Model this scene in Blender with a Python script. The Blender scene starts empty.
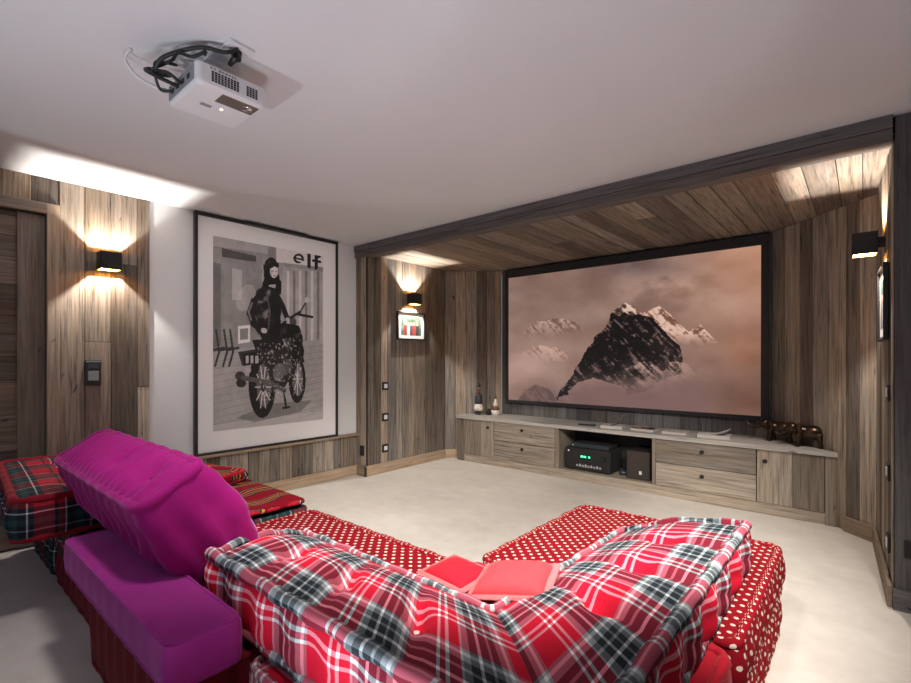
import bpy, math, random
import numpy as np
from mathutils import Vector, Matrix
random.seed(7)
rng = np.random.default_rng(5)
PI = math.pi
S = bpy.context.scene
COL = S.collection

# ------------------------------------------------------------------ measurement helpers (photograph pixel -> metre in the room)
F_PX, CXP, HORIZON, EYE = 478.5, 455.5, 359.0, 1.2
YAW = math.radians(40.49)
FW = (-math.sin(YAW), math.cos(YAW)); RT = (math.cos(YAW), math.sin(YAW))
def on_z(u, v, z):
    d = (EYE - z) * F_PX / (v - HORIZON); r = (u - CXP) / F_PX * d
    return FW[0]*d + RT[0]*r, FW[1]*d + RT[1]*r
def on_x(u, v, X):
    k = (u - CXP) / F_PX; dx = FW[0] + RT[0]*k; dy = FW[1] + RT[1]*k
    d = X/dx; return d*dy, EYE + (HORIZON - v)/F_PX*d
def on_y(u, v, Y):
    k = (u - CXP) / F_PX; dx = FW[0] + RT[0]*k; dy = FW[1] + RT[1]*k
    d = Y/dy; return d*dx, EYE + (HORIZON - v)/F_PX*d

# ------------------------------------------------------------------ mesh collecting
class MB:
    def __init__(s): s.v=[]; s.f=[]; s.uv=[]; s.r=[]; s.m=[]; s.sm=[]
    def face(s, pts, uvs=None, r=0.0, m=0, sm=False):
        b=len(s.v); s.v += [tuple(p) for p in pts]; s.f.append(tuple(range(b,b+len(pts))))
        s.uv.append(uvs or [(p[0],p[1]) for p in pts]); s.r.append(r); s.m.append(m); s.sm.append(sm)
    def grid(s, P, UV, r=0.0, m=0, sm=True, closed_u=False, closed_v=False):
        n=len(P); k=len(P[0]); b=len(s.v)
        for row in P:
            for p in row: s.v.append(tuple(p))
        for i in range(n if closed_u else n-1):
            for j in range(k if closed_v else k-1):
                i2=(i+1)%n; j2=(j+1)%k
                s.f.append((b+i*k+j, b+i2*k+j, b+i2*k+j2, b+i*k+j2))
                u0=UV[i][j]; u1=UV[i2][j]; u2=UV[i2][j2]; u3=UV[i][j2]
                s.uv.append([u0,u1,u2,u3]); s.r.append(r); s.m.append(m); s.sm.append(sm)
    def box(s, lo, hi, grain='z', r=None, m=0, ax=None, bev=0.0):
        """box lo..hi in the axes ax (origin + 3 vectors) ; uv.x runs along the grain."""
        if r is None: r=random.random()
        lo=list(lo); hi=list(hi)
        ou,ov=random.random()*7,random.random()*7
        def T(p):
            if ax is None: return p
            o,a,b,c=ax
            return tuple(o[i]+a[i]*p[0]+b[i]*p[1]+c[i]*p[2] for i in range(3))
        g='xyz'.index(grain)
        for axis in range(3):
            o1,o2=[i for i in range(3) if i!=axis]
            for side in (0,1):
                pts=[]
                for (a,b) in ((0,0),(1,0),(1,1),(0,1)):
                    p=[0,0,0]; p[axis]=hi[axis] if side else lo[axis]
                    p[o1]=hi[o1] if a else lo[o1]; p[o2]=hi[o2] if b else lo[o2]
                    pts.append(p)
                flip = (axis==1) ^ (side==0)
                if flip: pts=pts[::-1]
                if axis==g: uv=[(p[o1]+ou,p[o2]+ov) for p in pts]
                else:
                    w=[i for i in (o1,o2) if i!=g][0]
                    uv=[(p[g]+ou,p[w]+ov) for p in pts]
                s.face([T(p) for p in pts],uv,r,m)
        return s
    def tube(s, pts, rad, n=10, r=0.0, m=0, cap=True, closed=False):
        pts=[Vector(p) for p in pts]; N=len(pts)
        if not hasattr(rad,'__len__'): rad=[rad]*N
        P=[];UV=[];L=0; up=None
        for i,p in enumerate(pts):
            if closed: t=pts[(i+1)%N]-pts[i-1]
            else: t=pts[min(i+1,N-1)]-pts[max(i-1,0)]
            if t.length<1e-9: t=Vector((0,0,1))
            t.normalize()
            if up is None:
                up=Vector((0,0,1)) if abs(t.z)<0.9 else Vector((1,0,0))
            a=(up-t*up.dot(t))
            if a.length<1e-6: a=t.orthogonal()
            a.normalize(); b=t.cross(a); up=a
            if i: L+=(pts[i]-pts[i-1]).length
            P.append([p+(a*math.cos(2*PI*k/n)+b*math.sin(2*PI*k/n))*rad[i] for k in range(n)])
            UV.append([(L,k/n*2*PI*rad[i]) for k in range(n)])
        b0=len(s.v)
        s.grid(P,UV,r,m,True,closed_u=closed,closed_v=True)
        if cap and not closed:
            for row in (P[0][::-1],P[-1]): s.face(row,[(0,0)]*n,r,m)
    def lathe(s, prof, c=(0,0,0), n=20, r=0.0, m=0, sx=1, sy=1):
        P=[[(c[0]+q*math.cos(2*PI*k/n)*sx,c[1]+q*math.sin(2*PI*k/n)*sy,c[2]+z) for k in range(n)] for q,z in prof]
        UV=[[(k/n,z) for k in range(n)] for q,z in prof]
        # outward winding
        P=[row[::-1] for row in P]
        s.grid(P,UV,r,m,True,closed_v=True)
    def ball(s, c, rad, n=14, r=0.0, m=0):
        if not hasattr(rad,'__len__'): rad=(rad,)*3
        prof=[(math.sin(PI*i/n),-math.cos(PI*i/n)) for i in range(n+1)]
        P=[[(c[0]+q*math.cos(2*PI*k/(2*n))*rad[0],c[1]-q*math.sin(2*PI*k/(2*n))*rad[1],c[2]+z*rad[2]) for k in range(2*n)] for q,z in prof]
        UV=[[(k/n,z) for k in range(2*n)] for q,z in prof]
        s.grid(P,UV,r,m,True,closed_v=True)
    def build(s, name, mats, parent=None, bevel=0.0, merge=True):
        me=bpy.data.meshes.new(name); me.from_pydata(s.v,[],s.f)
        uvl=me.uv_layers.new(name='UVMap'); flat=[c for f in s.uv for q in f for c in q]
        uvl.data.foreach_set('uv',flat)
        at=me.attributes.new('rnd','FLOAT','FACE'); at.data.foreach_set('value',s.r)
        if not isinstance(mats,(list,tuple)): mats=[mats]
        for mm in mats: me.materials.append(mm)
        me.polygons.foreach_set('material_index',s.m); me.polygons.foreach_set('use_smooth',s.sm)
        me.update()
        o=bpy.data.objects.new(name,me); COL.objects.link(o)
        if parent is not None: o.parent=parent
        if merge:
            import bmesh
            bm=bmesh.new(); bm.from_mesh(me)
            bmesh.ops.remove_doubles(bm,verts=bm.verts,dist=1e-5)
            bm.to_mesh(me); bm.free()
        if bevel>0:
            b=o.modifiers.new('bevel','BEVEL'); b.width=bevel; b.segments=2; b.limit_method='ANGLE'; b.angle_limit=math.radians(50)
        return o
def tag(o,label=None,cat=None,group=None,kind=None):
    if label: o['label']=label
    if cat: o['category']=cat
    if group: o['group']=group
    if kind: o['kind']=kind
    return o
def thing(name,label,cat,loc=(0,0,0),rot=(0,0,0),group=None):
    o=bpy.data.objects.new(name,None); COL.objects.link(o); o.empty_display_size=.05
    o.location=loc; o.rotation_euler=rot
    return tag(o,label,cat,group)
def box(name,lo,hi,mat,parent=None,grain='z',bevel=0.002,r=None):
    return MB().box(lo,hi,grain,r).build(name,mat,parent,bevel)

# ------------------------------------------------------------------ materials
class NT:
    def __init__(s,name):
        s.mat=bpy.data.materials.new(name); s.mat.use_nodes=True; s.t=s.mat.node_tree; s.t.nodes.clear()
        s.out=s.n('ShaderNodeOutputMaterial'); s.b=s.n('ShaderNodeBsdfPrincipled'); s.l(s.b.outputs[0],s.out.inputs[0])
    def n(s,t,**k):
        x=s.t.nodes.new(t)
        for a,b in k.items(): setattr(x,a,b)
        return x
    def l(s,a,b): s.t.links.new(a,b)
    def set(s,**k):
        for a,b in k.items():
            i=s.b.inputs[a.replace('_',' ')]
            if hasattr(b,'is_output') or isinstance(b,bpy.types.NodeSocket): s.l(b,i)
            else: i.default_value=b
    def math(s,op,a,b=None,clamp=False):
        x=s.n('ShaderNodeMath',operation=op,use_clamp=clamp)
        for i,q in enumerate((a,b)):
            if q is None: continue
            if isinstance(q,(int,float)): x.inputs[i].default_value=q
            else: s.l(q,x.inputs[i])
        return x.outputs[0]
    def vmath(s,op,a,b=None):
        x=s.n('ShaderNodeVectorMath',operation=op)
        for i,q in enumerate((a,b)):
            if q is None: continue
            if isinstance(q,tuple): x.inputs[i].default_value=q
            else: s.l(q,x.inputs[i])
        return x.outputs['Value'] if op in('LENGTH','DOT_PRODUCT') else x.outputs[0]
    def mix(s,f,a,b,mode='MIX'):
        x=s.n('ShaderNodeMix',data_type='RGBA',blend_type=mode)
        for q,i in ((f,0),(a,6),(b,7)):
            if isinstance(q,(int,float)): x.inputs[i].default_value=q
            elif isinstance(q,tuple): x.inputs[i].default_value=q if len(q)==4 else (*q,1)
            else: s.l(q,x.inputs[i])
        return x.outputs[2]
    def ramp(s,f,stops,interp='LINEAR'):
        x=s.n('ShaderNodeValToRGB'); cr=x.color_ramp; cr.interpolation=interp
        while len(cr.elements)>1: cr.elements.remove(cr.elements[-1])
        cr.elements[0].position=stops[0][0]; cr.elements[0].color=(*stops[0][1],1)
        for p,c in stops[1:]:
            e=cr.elements.new(p); e.color=(*c,1)
        s.l(f,x.inputs[0]); return x.outputs[0]
    def uv(s): return s.n('ShaderNodeUVMap',uv_map='UVMap').outputs[0]
    def obj(s): return s.n('ShaderNodeTexCoord').outputs['Object']
    def attr(s,name): return s.n('ShaderNodeAttribute',attribute_name=name,attribute_type='GEOMETRY')
    def noise(s,vec,scale,detail=4,rough=.6,w=None,dist=0):
        x=s.n('ShaderNodeTexNoise',noise_dimensions='4D' if w is not None else '3D')
        s.l(vec,x.inputs['Vector']); x.inputs['Scale'].default_value=scale; x.inputs['Detail'].default_value=detail
        x.inputs['Roughness'].default_value=rough; x.inputs['Distortion'].default_value=dist
        if w is not None: s.l(w,x.inputs['W'])
        return x.outputs['Fac']
    def bump(s,h,strength=.3,dist=.01):
        x=s.n('ShaderNodeBump'); x.inputs['Strength'].default_value=strength; x.inputs['Distance'].default_value=dist
        s.l(h,x.inputs['Height']); s.l(x.outputs[0],s.b.inputs['Normal'])
def g(v): return (v,v,v)
def srgb(r,gg,b):
    f=lambda c:(c/255/12.92) if c/255<=.04045 else ((c/255+.055)/1.055)**2.4
    return (f(r),f(gg),f(b))
def plain(name,c,rough=.5,metal=0,noise=0.0,scale=30,**k):
    t=NT(name); t.set(Roughness=rough,Metallic=metal)
    n=t.noise(t.obj(),scale,3)
    t.set(Base_Color=t.mix(t.math('MULTIPLY',n,1.0),tuple(max(0,x*(1-noise)) for x in c),tuple(min(1,x*(1+noise)) for x in c)))
    for a,b in k.items(): t.set(**{a:b})
    return t.mat
def wood(name,tones,rough=.75,contrast=1.0,spec=.25,greying=.35,vary=1.0):
    """weathered boards: a tone per board (rnd), grain along uv.x"""
    t=NT(name); uv=t.uv(); r=t.attr('rnd').outputs['Fac']; w=t.math('MULTIPLY',r,43.0)
    base=t.ramp(r,[(i/(len(tones)-1),c) for i,c in enumerate(tones)])
    wn=t.n('ShaderNodeTexWhiteNoise',noise_dimensions='1D'); t.l(w,wn.inputs['W'])
    base=t.mix(1,base,t.ramp(wn.outputs['Value'],[(0,g(1-.42*vary)),(1,g(1+.38*vary))]),'MULTIPLY')
    v1=t.vmath('MULTIPLY',uv,(2.6,64,1)); v2=t.vmath('MULTIPLY',uv,(1.1,7,1)); v3=t.vmath('MULTIPLY',uv,(3.0,150,1)); v4=t.vmath('MULTIPLY',uv,(5,14,1))
    n1=t.noise(v1,1,6,.65,w,.4); n2=t.noise(v2,1,3,.6,w); n3=t.noise(v3,1,3,.6,w); n4=t.noise(v4,1,2,.5,w,1.0)
    gr=t.ramp(n1,[(.28,g(max(.02,1-.72*contrast))),(.47,g(.92)),(.72,g(1+.45*contrast))])
    c=t.mix(1,base,gr,'MULTIPLY')
    gm=t.ramp(n2,[(.40,g(0)),(.75,g(greying))])
    c=t.mix(gm,c,t.mix(1,(.30,.28,.265),gr,'MULTIPLY'))
    cr=t.ramp(n3,[(.30,g(.25)),(.40,g(1))]); c=t.mix(.7,c,t.mix(1,c,cr,'MULTIPLY'))
    kn=t.ramp(n4,[(.24,g(.12)),(.31,g(1))]); c=t.mix(.85,c,t.mix(1,c,kn,'MULTIPLY'))
    t.set(Base_Color=c,Roughness=rough,Specular_IOR_Level=spec)
    t.bump(t.math('ADD',n1,n3),.45,.004); return t.mat
BARN=wood('barn_wood',[(.11,.09,.075),(.30,.235,.175),(.17,.15,.13),(.38,.315,.245),(.22,.17,.125),(.10,.08,.065),(.32,.245,.17),(.20,.18,.162)],contrast=1.2)
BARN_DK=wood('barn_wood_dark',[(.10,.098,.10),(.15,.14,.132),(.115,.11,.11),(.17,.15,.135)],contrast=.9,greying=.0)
CEILW=wood('alcove_ceiling_wood',[(.17,.135,.105),(.25,.195,.145),(.13,.105,.085),(.22,.18,.145),(.28,.22,.16)],contrast=1.15)
CABW=wood('cabinet_wood',[(.24,.195,.15),(.33,.27,.205),(.20,.165,.13),(.29,.24,.185)],contrast=.95,greying=.35)
TOPW=wood('cabinet_top_wood',[(.46,.43,.39),(.50,.47,.43)],contrast=.5)
SKIRT=wood('skirting_wood',[(.33,.235,.155),(.40,.29,.19),(.30,.22,.15)],contrast=.7)
DOORW=wood('door_wood',[(.10,.075,.055),(.16,.12,.085),(.20,.15,.11)],contrast=1.0)
GAP=plain('dark_gap',(.015,.012,.010),.9)

def m_floor():
    t=NT('floor_limestone'); o=t.obj()
    n=t.noise(t.vmath('MULTIPLY',o,(1.0,2.2,1)),1.6,5,.6); n2=t.noise(o,9,5,.65); n3=t.noise(o,70,2,.5)
    c=t.ramp(n,[(.3,(.60,.55,.485)),(.7,(.72,.67,.605))])
    c=t.mix(.35,c,t.ramp(n2,[(.3,(.55,.50,.44)),(.7,(.76,.715,.655))]))
    t.set(Base_Color=c,Roughness=.62,Specular_IOR_Level=.3); t.bump(n3,.08,.003); return t.mat
FLOOR=m_floor()
def m_plaster(name,c):
    t=NT(name); o=t.obj(); n=t.noise(o,1.4,4); n2=t.noise(o,120,2)
    t.set(Base_Color=t.mix(n,tuple(x*.95 for x in c),tuple(min(1,x*1.05) for x in c)),Roughness=.85,Specular_IOR_Level=.15)
    t.bump(n2,.05,.002); return t.mat
PLASTER=m_plaster('white_plaster',(.70,.695,.70)); CEIL=m_plaster('ceiling_plaster',(.70,.71,.735))
BLACK=plain('black_satin',(.012,.012,.013),.45); BLACKM=plain('black_matte',(.02,.02,.022),.7)
GOLD=plain('gold_lining',(.42,.19,.012),.6,.2)
WHITEP=plain('white_plastic',(.72,.72,.74),.4); GREYP=plain('grey_plastic',(.25,.26,.28),.5)
LENS=plain('glass_lens',(.55,.55,.58),.06,.9)
BRONZE=plain('dark_bronze',(.055,.035,.024),.28,.8,.3,60)
IRON=plain('black_iron',(.02,.017,.015),.5,.3)
LEATHER=plain('brown_leather',(.10,.05,.03),.6)
CREAM=plain('cream_paint',(.72,.66,.60),.6); MATB=plain('mat_board',(.86,.83,.83),.9); BROWNP=plain('brown_paint',(.16,.07,.04),.5)
NAVY=plain('dark_blue_paint',(.03,.035,.05),.5)
def m_emit(name,c,s):
    t=NT(name); t.set(Base_Color=(*[x*.2 for x in c],1),Emission_Color=(*c,1),Emission_Strength=s); return t.mat
GREEN=m_emit('green_display',(.1,1,.45),1.6); LEDW=m_emit('status_light',(.8,.9,1),1.0); LEDY=m_emit('yellow_status_light',(1,.8,.3),3.0)
def m_attr(name,emit=None,rough=.6,coat=0):
    t=NT(name); a=t.attr('paint').outputs['Color']; 
    if emit is None: t.set(Base_Color=a,Roughness=rough,Coat_Weight=coat,Coat_Roughness=.03)
    else: t.set(Base_Color=(.02,.02,.02,1),Roughness=.9,Specular_IOR_Level=0.0,Emission_Color=a,Emission_Strength=emit)
    return t.mat
PRINT=m_attr('printed_paper',rough=.7,coat=.25); SCREENM=m_attr('projected_picture',emit=1.0)

def weave(t,uv,strength=.25):
    n=t.noise(uv,420,2,.5); n2=t.noise(uv,9,3,.5)
    t.bump(t.math('ADD',n,t.math('MULTIPLY',n2,2.0)),strength,.003)
def tartan(name,period,sett,rough=.85,mixf=.5,scale_v=1.0):
    t=NT(name); uv=t.uv(); sp=t.n('ShaderNodeSeparateXYZ'); t.l(uv,sp.inputs[0])
    def band(o,off):
        return t.ramp(t.math('FRACT',t.math('ADD',t.math('MULTIPLY',o,1/period),off)),sett,'CONSTANT')
    a=band(sp.outputs[0],.1); b=band(sp.outputs[1],.35)
    geo=t.n('ShaderNodeGamma'); geo.inputs[1].default_value=.5; t.l(t.mix(1,a,b,'MULTIPLY'),geo.inputs[0])
    c=t.mix(.6,t.mix(mixf,a,b),geo.outputs[0])
    # twill: threads alternate very finely
    t.set(Base_Color=c,Roughness=rough,Specular_IOR_Level=.15); weave(t,uv); return t.mat
R_,W_,K_,G_,L_=(.58,.008,.03),(.86,.85,.85),(.014,.02,.025),(.25,.285,.30),(.66,.70,.72)
SETT=[(0,R_),(.12,W_),(.15,R_),(.20,W_),(.235,R_),(.34,L_),(.365,G_),(.43,K_),(.51,L_),(.54,K_),(.62,G_),(.645,K_),(.71,G_),(.765,W_),(.80,G_),(.83,R_)]
PLAID=tartan('red_white_plaid',.33,SETT)
D_=(.012,.016,.022); V_=(.02,.06,.06); X_=(.38,.012,.025)
SETT2=[(0,X_),(.12,D_),(.16,X_),(.24,W_),(.26,D_),(.36,V_),(.46,D_),(.54,G_),(.57,D_),(.64,V_),(.72,D_),(.80,W_),(.82,D_),(.88,X_)]
PLAID_DK=tartan('dark_navy_plaid',.30,SETT2)
def m_dots(name,base,dot,pitch,rad):
    t=NT(name); uv=t.uv(); mp=t.n('ShaderNodeMapping'); mp.inputs['Rotation'].default_value=(0,0,PI/4); mp.inputs['Scale'].default_value=(1/pitch,)*3
    t.l(uv,mp.inputs[0]); f=t.vmath('FRACTION',mp.outputs[0]); q=t.vmath('SUBTRACT',f,(.5,.5,0)); q=t.vmath('MULTIPLY',q,(1,1,0))
    d=t.math('LESS_THAN',t.vmath('LENGTH',q),rad/pitch)
    n=t.noise(uv,14,3); b2=t.mix(n,tuple(x*.8 for x in base),tuple(min(1,x*1.15) for x in base))
    t.set(Base_Color=t.mix(d,b2,dot),Roughness=.85,Specular_IOR_Level=.12); weave(t,uv,.2); return t.mat
DOTS=m_dots('red_dotted_cotton',(.24,.004,.011),(.70,.58,.48),.036,.0075)
def m_fabric(name,a,b,rough=.8,sheen=.4,tint=(1,1,1)):
    t=NT(name); uv=t.uv(); n=t.noise(uv,5,4,.6)
    t.set(Base_Color=t.mix(n,a,b),Roughness=rough,Specular_IOR_Level=.15,Sheen_Weight=sheen,Sheen_Roughness=.35,Sheen_Tint=(*tint,1)); weave(t,uv,.15); return t.mat
VELVET=m_fabric('purple_velvet',(.27,.012,.18),(.40,.035,.27),sheen=.6,tint=(1,.45,.95))
MAGENTA=m_fabric('magenta_quilted_cotton',(.30,.004,.145),(.43,.014,.215),sheen=.5,tint=(1,.4,.85))
REDC=m_fabric('plain_red_cotton',(.45,.01,.025),(.56,.02,.04),sheen=.2)
WINE=m_fabric('wine_red_cotton',(.20,.006,.014),(.28,.010,.02),sheen=.1)
PINKR=m_fabric('coral_red_cotton',(.60,.045,.06),(.70,.08,.09),sheen=.3,tint=(1,.7,.7))
DKRED=m_fabric('dark_red_cotton',(.13,.006,.012),(.18,.01,.018),sheen=.1)
def m_kilim():
    t=NT('kilim_weave'); uv=t.uv()
    w=t.n('ShaderNodeTexWave',wave_type='BANDS',bands_direction='X'); t.l(uv,w.inputs[0]); w.inputs['Scale'].default_value=1.4; w.inputs['Distortion'].default_value=6; w.inputs['Detail'].default_value=1; w.inputs['Detail Scale'].default_value=2.2
    c=t.ramp(w.outputs['Fac'],[(0,(.24,.005,.015)),(.40,(.012,.011,.013)),(.60,(.60,.55,.48)),(.64,(.035,.05,.04)),(.76,(.24,.006,.016)),(.93,(.70,.30,.04)),(.97,(.04,.03,.03))],'CONSTANT')
    t.set(Base_Color=c,Roughness=.9,Specular_IOR_Level=.1); weave(t,uv,.3); return t.mat
KILIM=m_kilim()
def m_paper(name,stops,sc):
    t=NT(name); o=t.obj(); n=t.noise(o,sc,2,.5,dist=1.5); t.set(Base_Color=t.ramp(n,stops,'CONSTANT'),Roughness=.35); return t.mat
MAG=[m_paper('magazine_cover_pale',[(0,(.30,.25,.26)),(.42,(.62,.52,.52)),(.52,(.74,.70,.68)),(.62,(.35,.2,.22))],14),
     m_paper('magazine_cover_orange',[(0,(.03,.03,.035)),(.40,(.06,.06,.07)),(.50,(.62,.19,.06)),(.56,(.45,.38,.15)),(.62,(.05,.05,.05))],11),
     m_paper('magazine_cover_grey',[(0,(.55,.52,.50)),(.45,(.66,.64,.60)),(.58,(.38,.35,.33)),(.66,(.7,.68,.66))],16),
     m_paper('magazine_cover_blue',[(0,(.72,.70,.70)),(.45,(.60,.45,.36)),(.5,(.75,.74,.74)),(.60,(.10,.13,.38)),(.66,(.72,.72,.75))],18)]
PAPER=plain('paper_pages',(.50,.46,.43),.8)
GLASSY=plain('glass_front',(.02,.02,.022),.05)

# ------------------------------------------------------------------ raster painting for the flat pictures (screen, prints)
def fbm(x,y,seed,octs=5,fx=1,fy=1,gain=.5):
    r=np.random.default_rng(seed); tot=np.zeros_like(x); amp=1; nrm=0; tb=r.random((128,128))
    for o in range(octs):
        X=x*fx*2**o+o*17.3; Y=y*fy*2**o+o*9.1
        xi=np.floor(X).astype(int); yi=np.floor(Y).astype(int); xf=X-xi; yf=Y-yi
        xf=xf*xf*(3-2*xf); yf=yf*yf*(3-2*yf)
        q=lambda a,b: tb[a%128,b%128]
        v=(q(xi,yi)*(1-xf)+q(xi+1,yi)*xf)*(1-yf)+(q(xi,yi+1)*(1-xf)+q(xi+1,yi+1)*xf)*yf
        tot+=v*amp; nrm+=amp; amp*=gain
    return tot/nrm
def inpoly(x,y,poly):
    c=np.zeros(x.shape,bool); n=len(poly)
    for i in range(n):
        x1,y1=poly[i]; x2,y2=poly[(i+1)%n]
        if y1==y2: continue
        c ^= ((y1>y)!=(y2>y)) & (x < (x2-x1)*(y-y1)/(y2-y1)+x1)
    return c
def sm(a,b,x):
    t=np.clip((x-a)/(b-a),0,1); return t*t*(3-2*t)
def lin(c):
    c=np.asarray(c)/255.0; return np.where(c<=.04045,c/12.92,((c+.055)/1.055)**2.4)
def raster(name,A,Bv,Cv,img,mat,parent):
    """flat picture: origin A, width vector Bv, height vector Cv; img[row from bottom][col] linear rgb"""
    h,w=img.shape[:2]
    A,Bv,Cv=(np.array(q,float) for q in (A,Bv,Cv))
    ii,jj=np.meshgrid(np.arange(h+1)/h,np.arange(w+1)/w,indexing='ij')
    V=A+jj[...,None]*Bv+ii[...,None]*Cv
    idx=np.arange((h+1)*(w+1)).reshape(h+1,w+1)
    Fc=np.stack([idx[:-1,:-1],idx[:-1,1:],idx[1:,1:],idx[1:,:-1]],-1).reshape(-1,4)
    me=bpy.data.meshes.new(name); me.from_pydata(V.reshape(-1,3).tolist(),[],Fc.tolist())
    at=me.attributes.new('paint','FLOAT_COLOR','FACE')
    cc=np.concatenate([img.reshape(-1,3),np.ones((h*w,1))],1).astype(np.float32)
    at.data.foreach_set('color',cc.ravel()); me.materials.append(mat); me.update()
    o=bpy.data.objects.new(name,me); COL.objects.link(o); o.parent=parent; return o

# ------------------------------------------------------------------ the room
XL=-4.016                      # left wall
ZC,ZA=2.37,2.275               # main ceiling, alcove ceiling
YB=3.12                        # plane of the beam and the piers
PX=-3.87                       # alcove left side
A0=(PX,4.336); A1=(-3.375,4.826); A2=(-.60,4.826); A3=(.06,4.15); A4=(.105,YB)
RX,RY=2.3,-2.7                 # right wall, rear wall (out of the picture)
def struct(o,label,cat): return tag(o,label,cat,None,'structure')
fl=MB().box((XL-.3,RY-.2,-.1),(RX+.2,5.2,0),'x',0).build('floor',FLOOR); struct(fl,'pale cream stone floor of the cinema room','floor')
ce=MB().box((XL-.3,RY-.2,ZC),(RX+.2,YB+.02,ZC+.1),'x',0).build('ceiling',CEIL); struct(ce,'smooth white plaster ceiling above the sofa','ceiling')

def boards(name,p0,p1,z0,z1,mat,wmin=.09,wmax=.19,th=.02,parent=None,zsplit=0,seed=1):
    """vertical boards on the wall running from p0 to p1 (room on the right-hand normal side n), with a dark backing slab behind"""
    rr=random.Random(seed); L=math.dist(p0,p1); a=((p1[0]-p0[0])/L,(p1[1]-p0[1])/L,0); n=(a[1],-a[0],0)
    ax=((p0[0],p0[1],0),a,n,(0,0,1)); m=MB()
    m.box((0,-th-.05,z0),(L,-th*.55,z1),'z',0,1,ax)
    x=0
    while x<L-1e-6:
        w=rr.uniform(wmin,wmax)
        if L-x-w<wmin*.6: w=L-x
        cuts=[z0,z1]
        if zsplit and rr.random()<zsplit: cuts=[z0,rr.uniform(z0+.3*(z1-z0),z0+.8*(z1-z0)),z1]
        for k in range(len(cuts)-1):
            d=rr.uniform(-.004,0.0); random.seed(rr.random())
            m.box((x+.0022,-th*.6,cuts[k]+.0015),(x+w-.0022,d,cuts[k+1]-.0015),'z',rr.random(),0,ax)
        x+=w
    return m.build(name,[mat,GAP],parent,.0015)
# left wall: door zone boards, white plaster, panelled dado
Y150=on_x(150,300,XL)[0]
DJ=(-.36,.637); DF=.70; DT=2.137; DFT=2.205
struct(boards('wall_left',(XL,DF),(XL,Y150),0,ZC,BARN,zsplit=.25,seed=11),'reclaimed plank cladding beside the door','wall')
struct(boards('wall_left.001',(XL,DJ[0]-.06),(XL,DF),DFT,ZC,BARN,wmin=.14,wmax=.2,seed=4),'short reclaimed planks above the door','wall')
struct(boards('wall_left.002',(XL,RY),(XL,DJ[0]-.06),0,ZC,BARN,seed=5),'reclaimed plank cladding behind the sofa end','wall')
w=MB().box((XL-.12,Y150,0),(XL-.012,YB+.1,ZC),'z',0).build('wall_left.003',PLASTER); struct(w,'white plaster wall behind the large framed print','wall')
ZL=.432
struct(boards('wall_left.004',(XL,Y150),(XL,YB),0,ZL-.022,BARN,wmin=.08,wmax=.14,seed=21),'low plank dado under the large framed print','wall')
t1=MB().box((XL-.012,Y150,ZL-.022),(XL+.045,YB,ZL),'y').build('trim_1',SKIRT,bevel=.003); struct(t1,'wooden ledge along the top of the dado','ledge')
b1=MB().box((XL,Y150+.0,0),(XL+.022,YB,.105),'y').build('baseboard_left',SKIRT,bevel=.003); struct(b1,'wooden baseboard under the dado','baseboard')
# alcove
struct(boards('trim_2',(PX-.001,YB),(XL-.02,YB),0,ZA,BARN_DK,wmin=.06,wmax=.09,seed=3) if False else boards('trim_2',(XL-.02,YB),(PX-.006,YB),0,ZC,BARN,wmin=.07,wmax=.1,seed=3),'narrow dark plank pier at the left end of the alcove','pier')
struct(boards('wall_alcove_left',(PX,YB+.03),A0,0,ZA,BARN,wmin=.08,wmax=.17,seed=31),'plank side wall of the alcove under the sconce','wall')
struct(boards('wall_alcove_corner',A0,A1,0,ZA,BARN,wmin=.08,wmax=.16,seed=33),'angled plank corner beside the figurines','wall')
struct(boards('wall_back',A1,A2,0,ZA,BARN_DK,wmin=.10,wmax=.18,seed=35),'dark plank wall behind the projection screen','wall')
struct(boards('wall_alcove_corner.001',A2,A3,0,ZA,BARN,wmin=.10,wmax=.18,seed=38),'angled plank corner beside the elephant figurines','wall')
struct(boards('wall_alcove_right',A3,(A4[0]-.0013,YB+.03),0,ZA,BARN,wmin=.09,wmax=.16,seed=41),'plank side wall of the alcove beside the dark column','wall')
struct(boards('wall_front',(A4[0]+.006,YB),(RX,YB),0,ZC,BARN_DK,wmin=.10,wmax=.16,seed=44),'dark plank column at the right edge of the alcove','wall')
# skirtings in the alcove
def skirt(name,p0,p1,label,h=.105,mat=SKIRT):
    L=math.dist(p0,p1); a=((p1[0]-p0[0])/L,(p1[1]-p0[1])/L,0); n=(a[1],-a[0],0)
    o=MB().box((0,0,0),(L,.02,h),'x',None,0,((p0[0],p0[1],0),a,n,(0,0,1))).build(name,mat,None,.003); return struct(o,label,'baseboard')
skirt('baseboard_alcove_left',(PX,YB-.02),(A0[0],A0[1]-.01),'wooden baseboard on the left alcove side')
skirt('baseboard_alcove_pier',(XL+.022,YB),(PX+.02,YB),'short wooden baseboard on the pier')
skirt('baseboard_alcove_corner',A0,(-3.72,A0[1]+(-3.72-A0[0])),'short wooden baseboard left of the media cabinet')
skirt('baseboard_alcove_right',(-.10,A3[1]+.165),A3,'wooden baseboard right of the media cabinet')
skirt('baseboard_alcove_side',A3,A4,'wooden baseboard beside the dark column')
skirt('baseboard_front',(A4[0],YB),(RX,YB),'dark wooden baseboard of the column',.1,BARN_DK)
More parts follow.
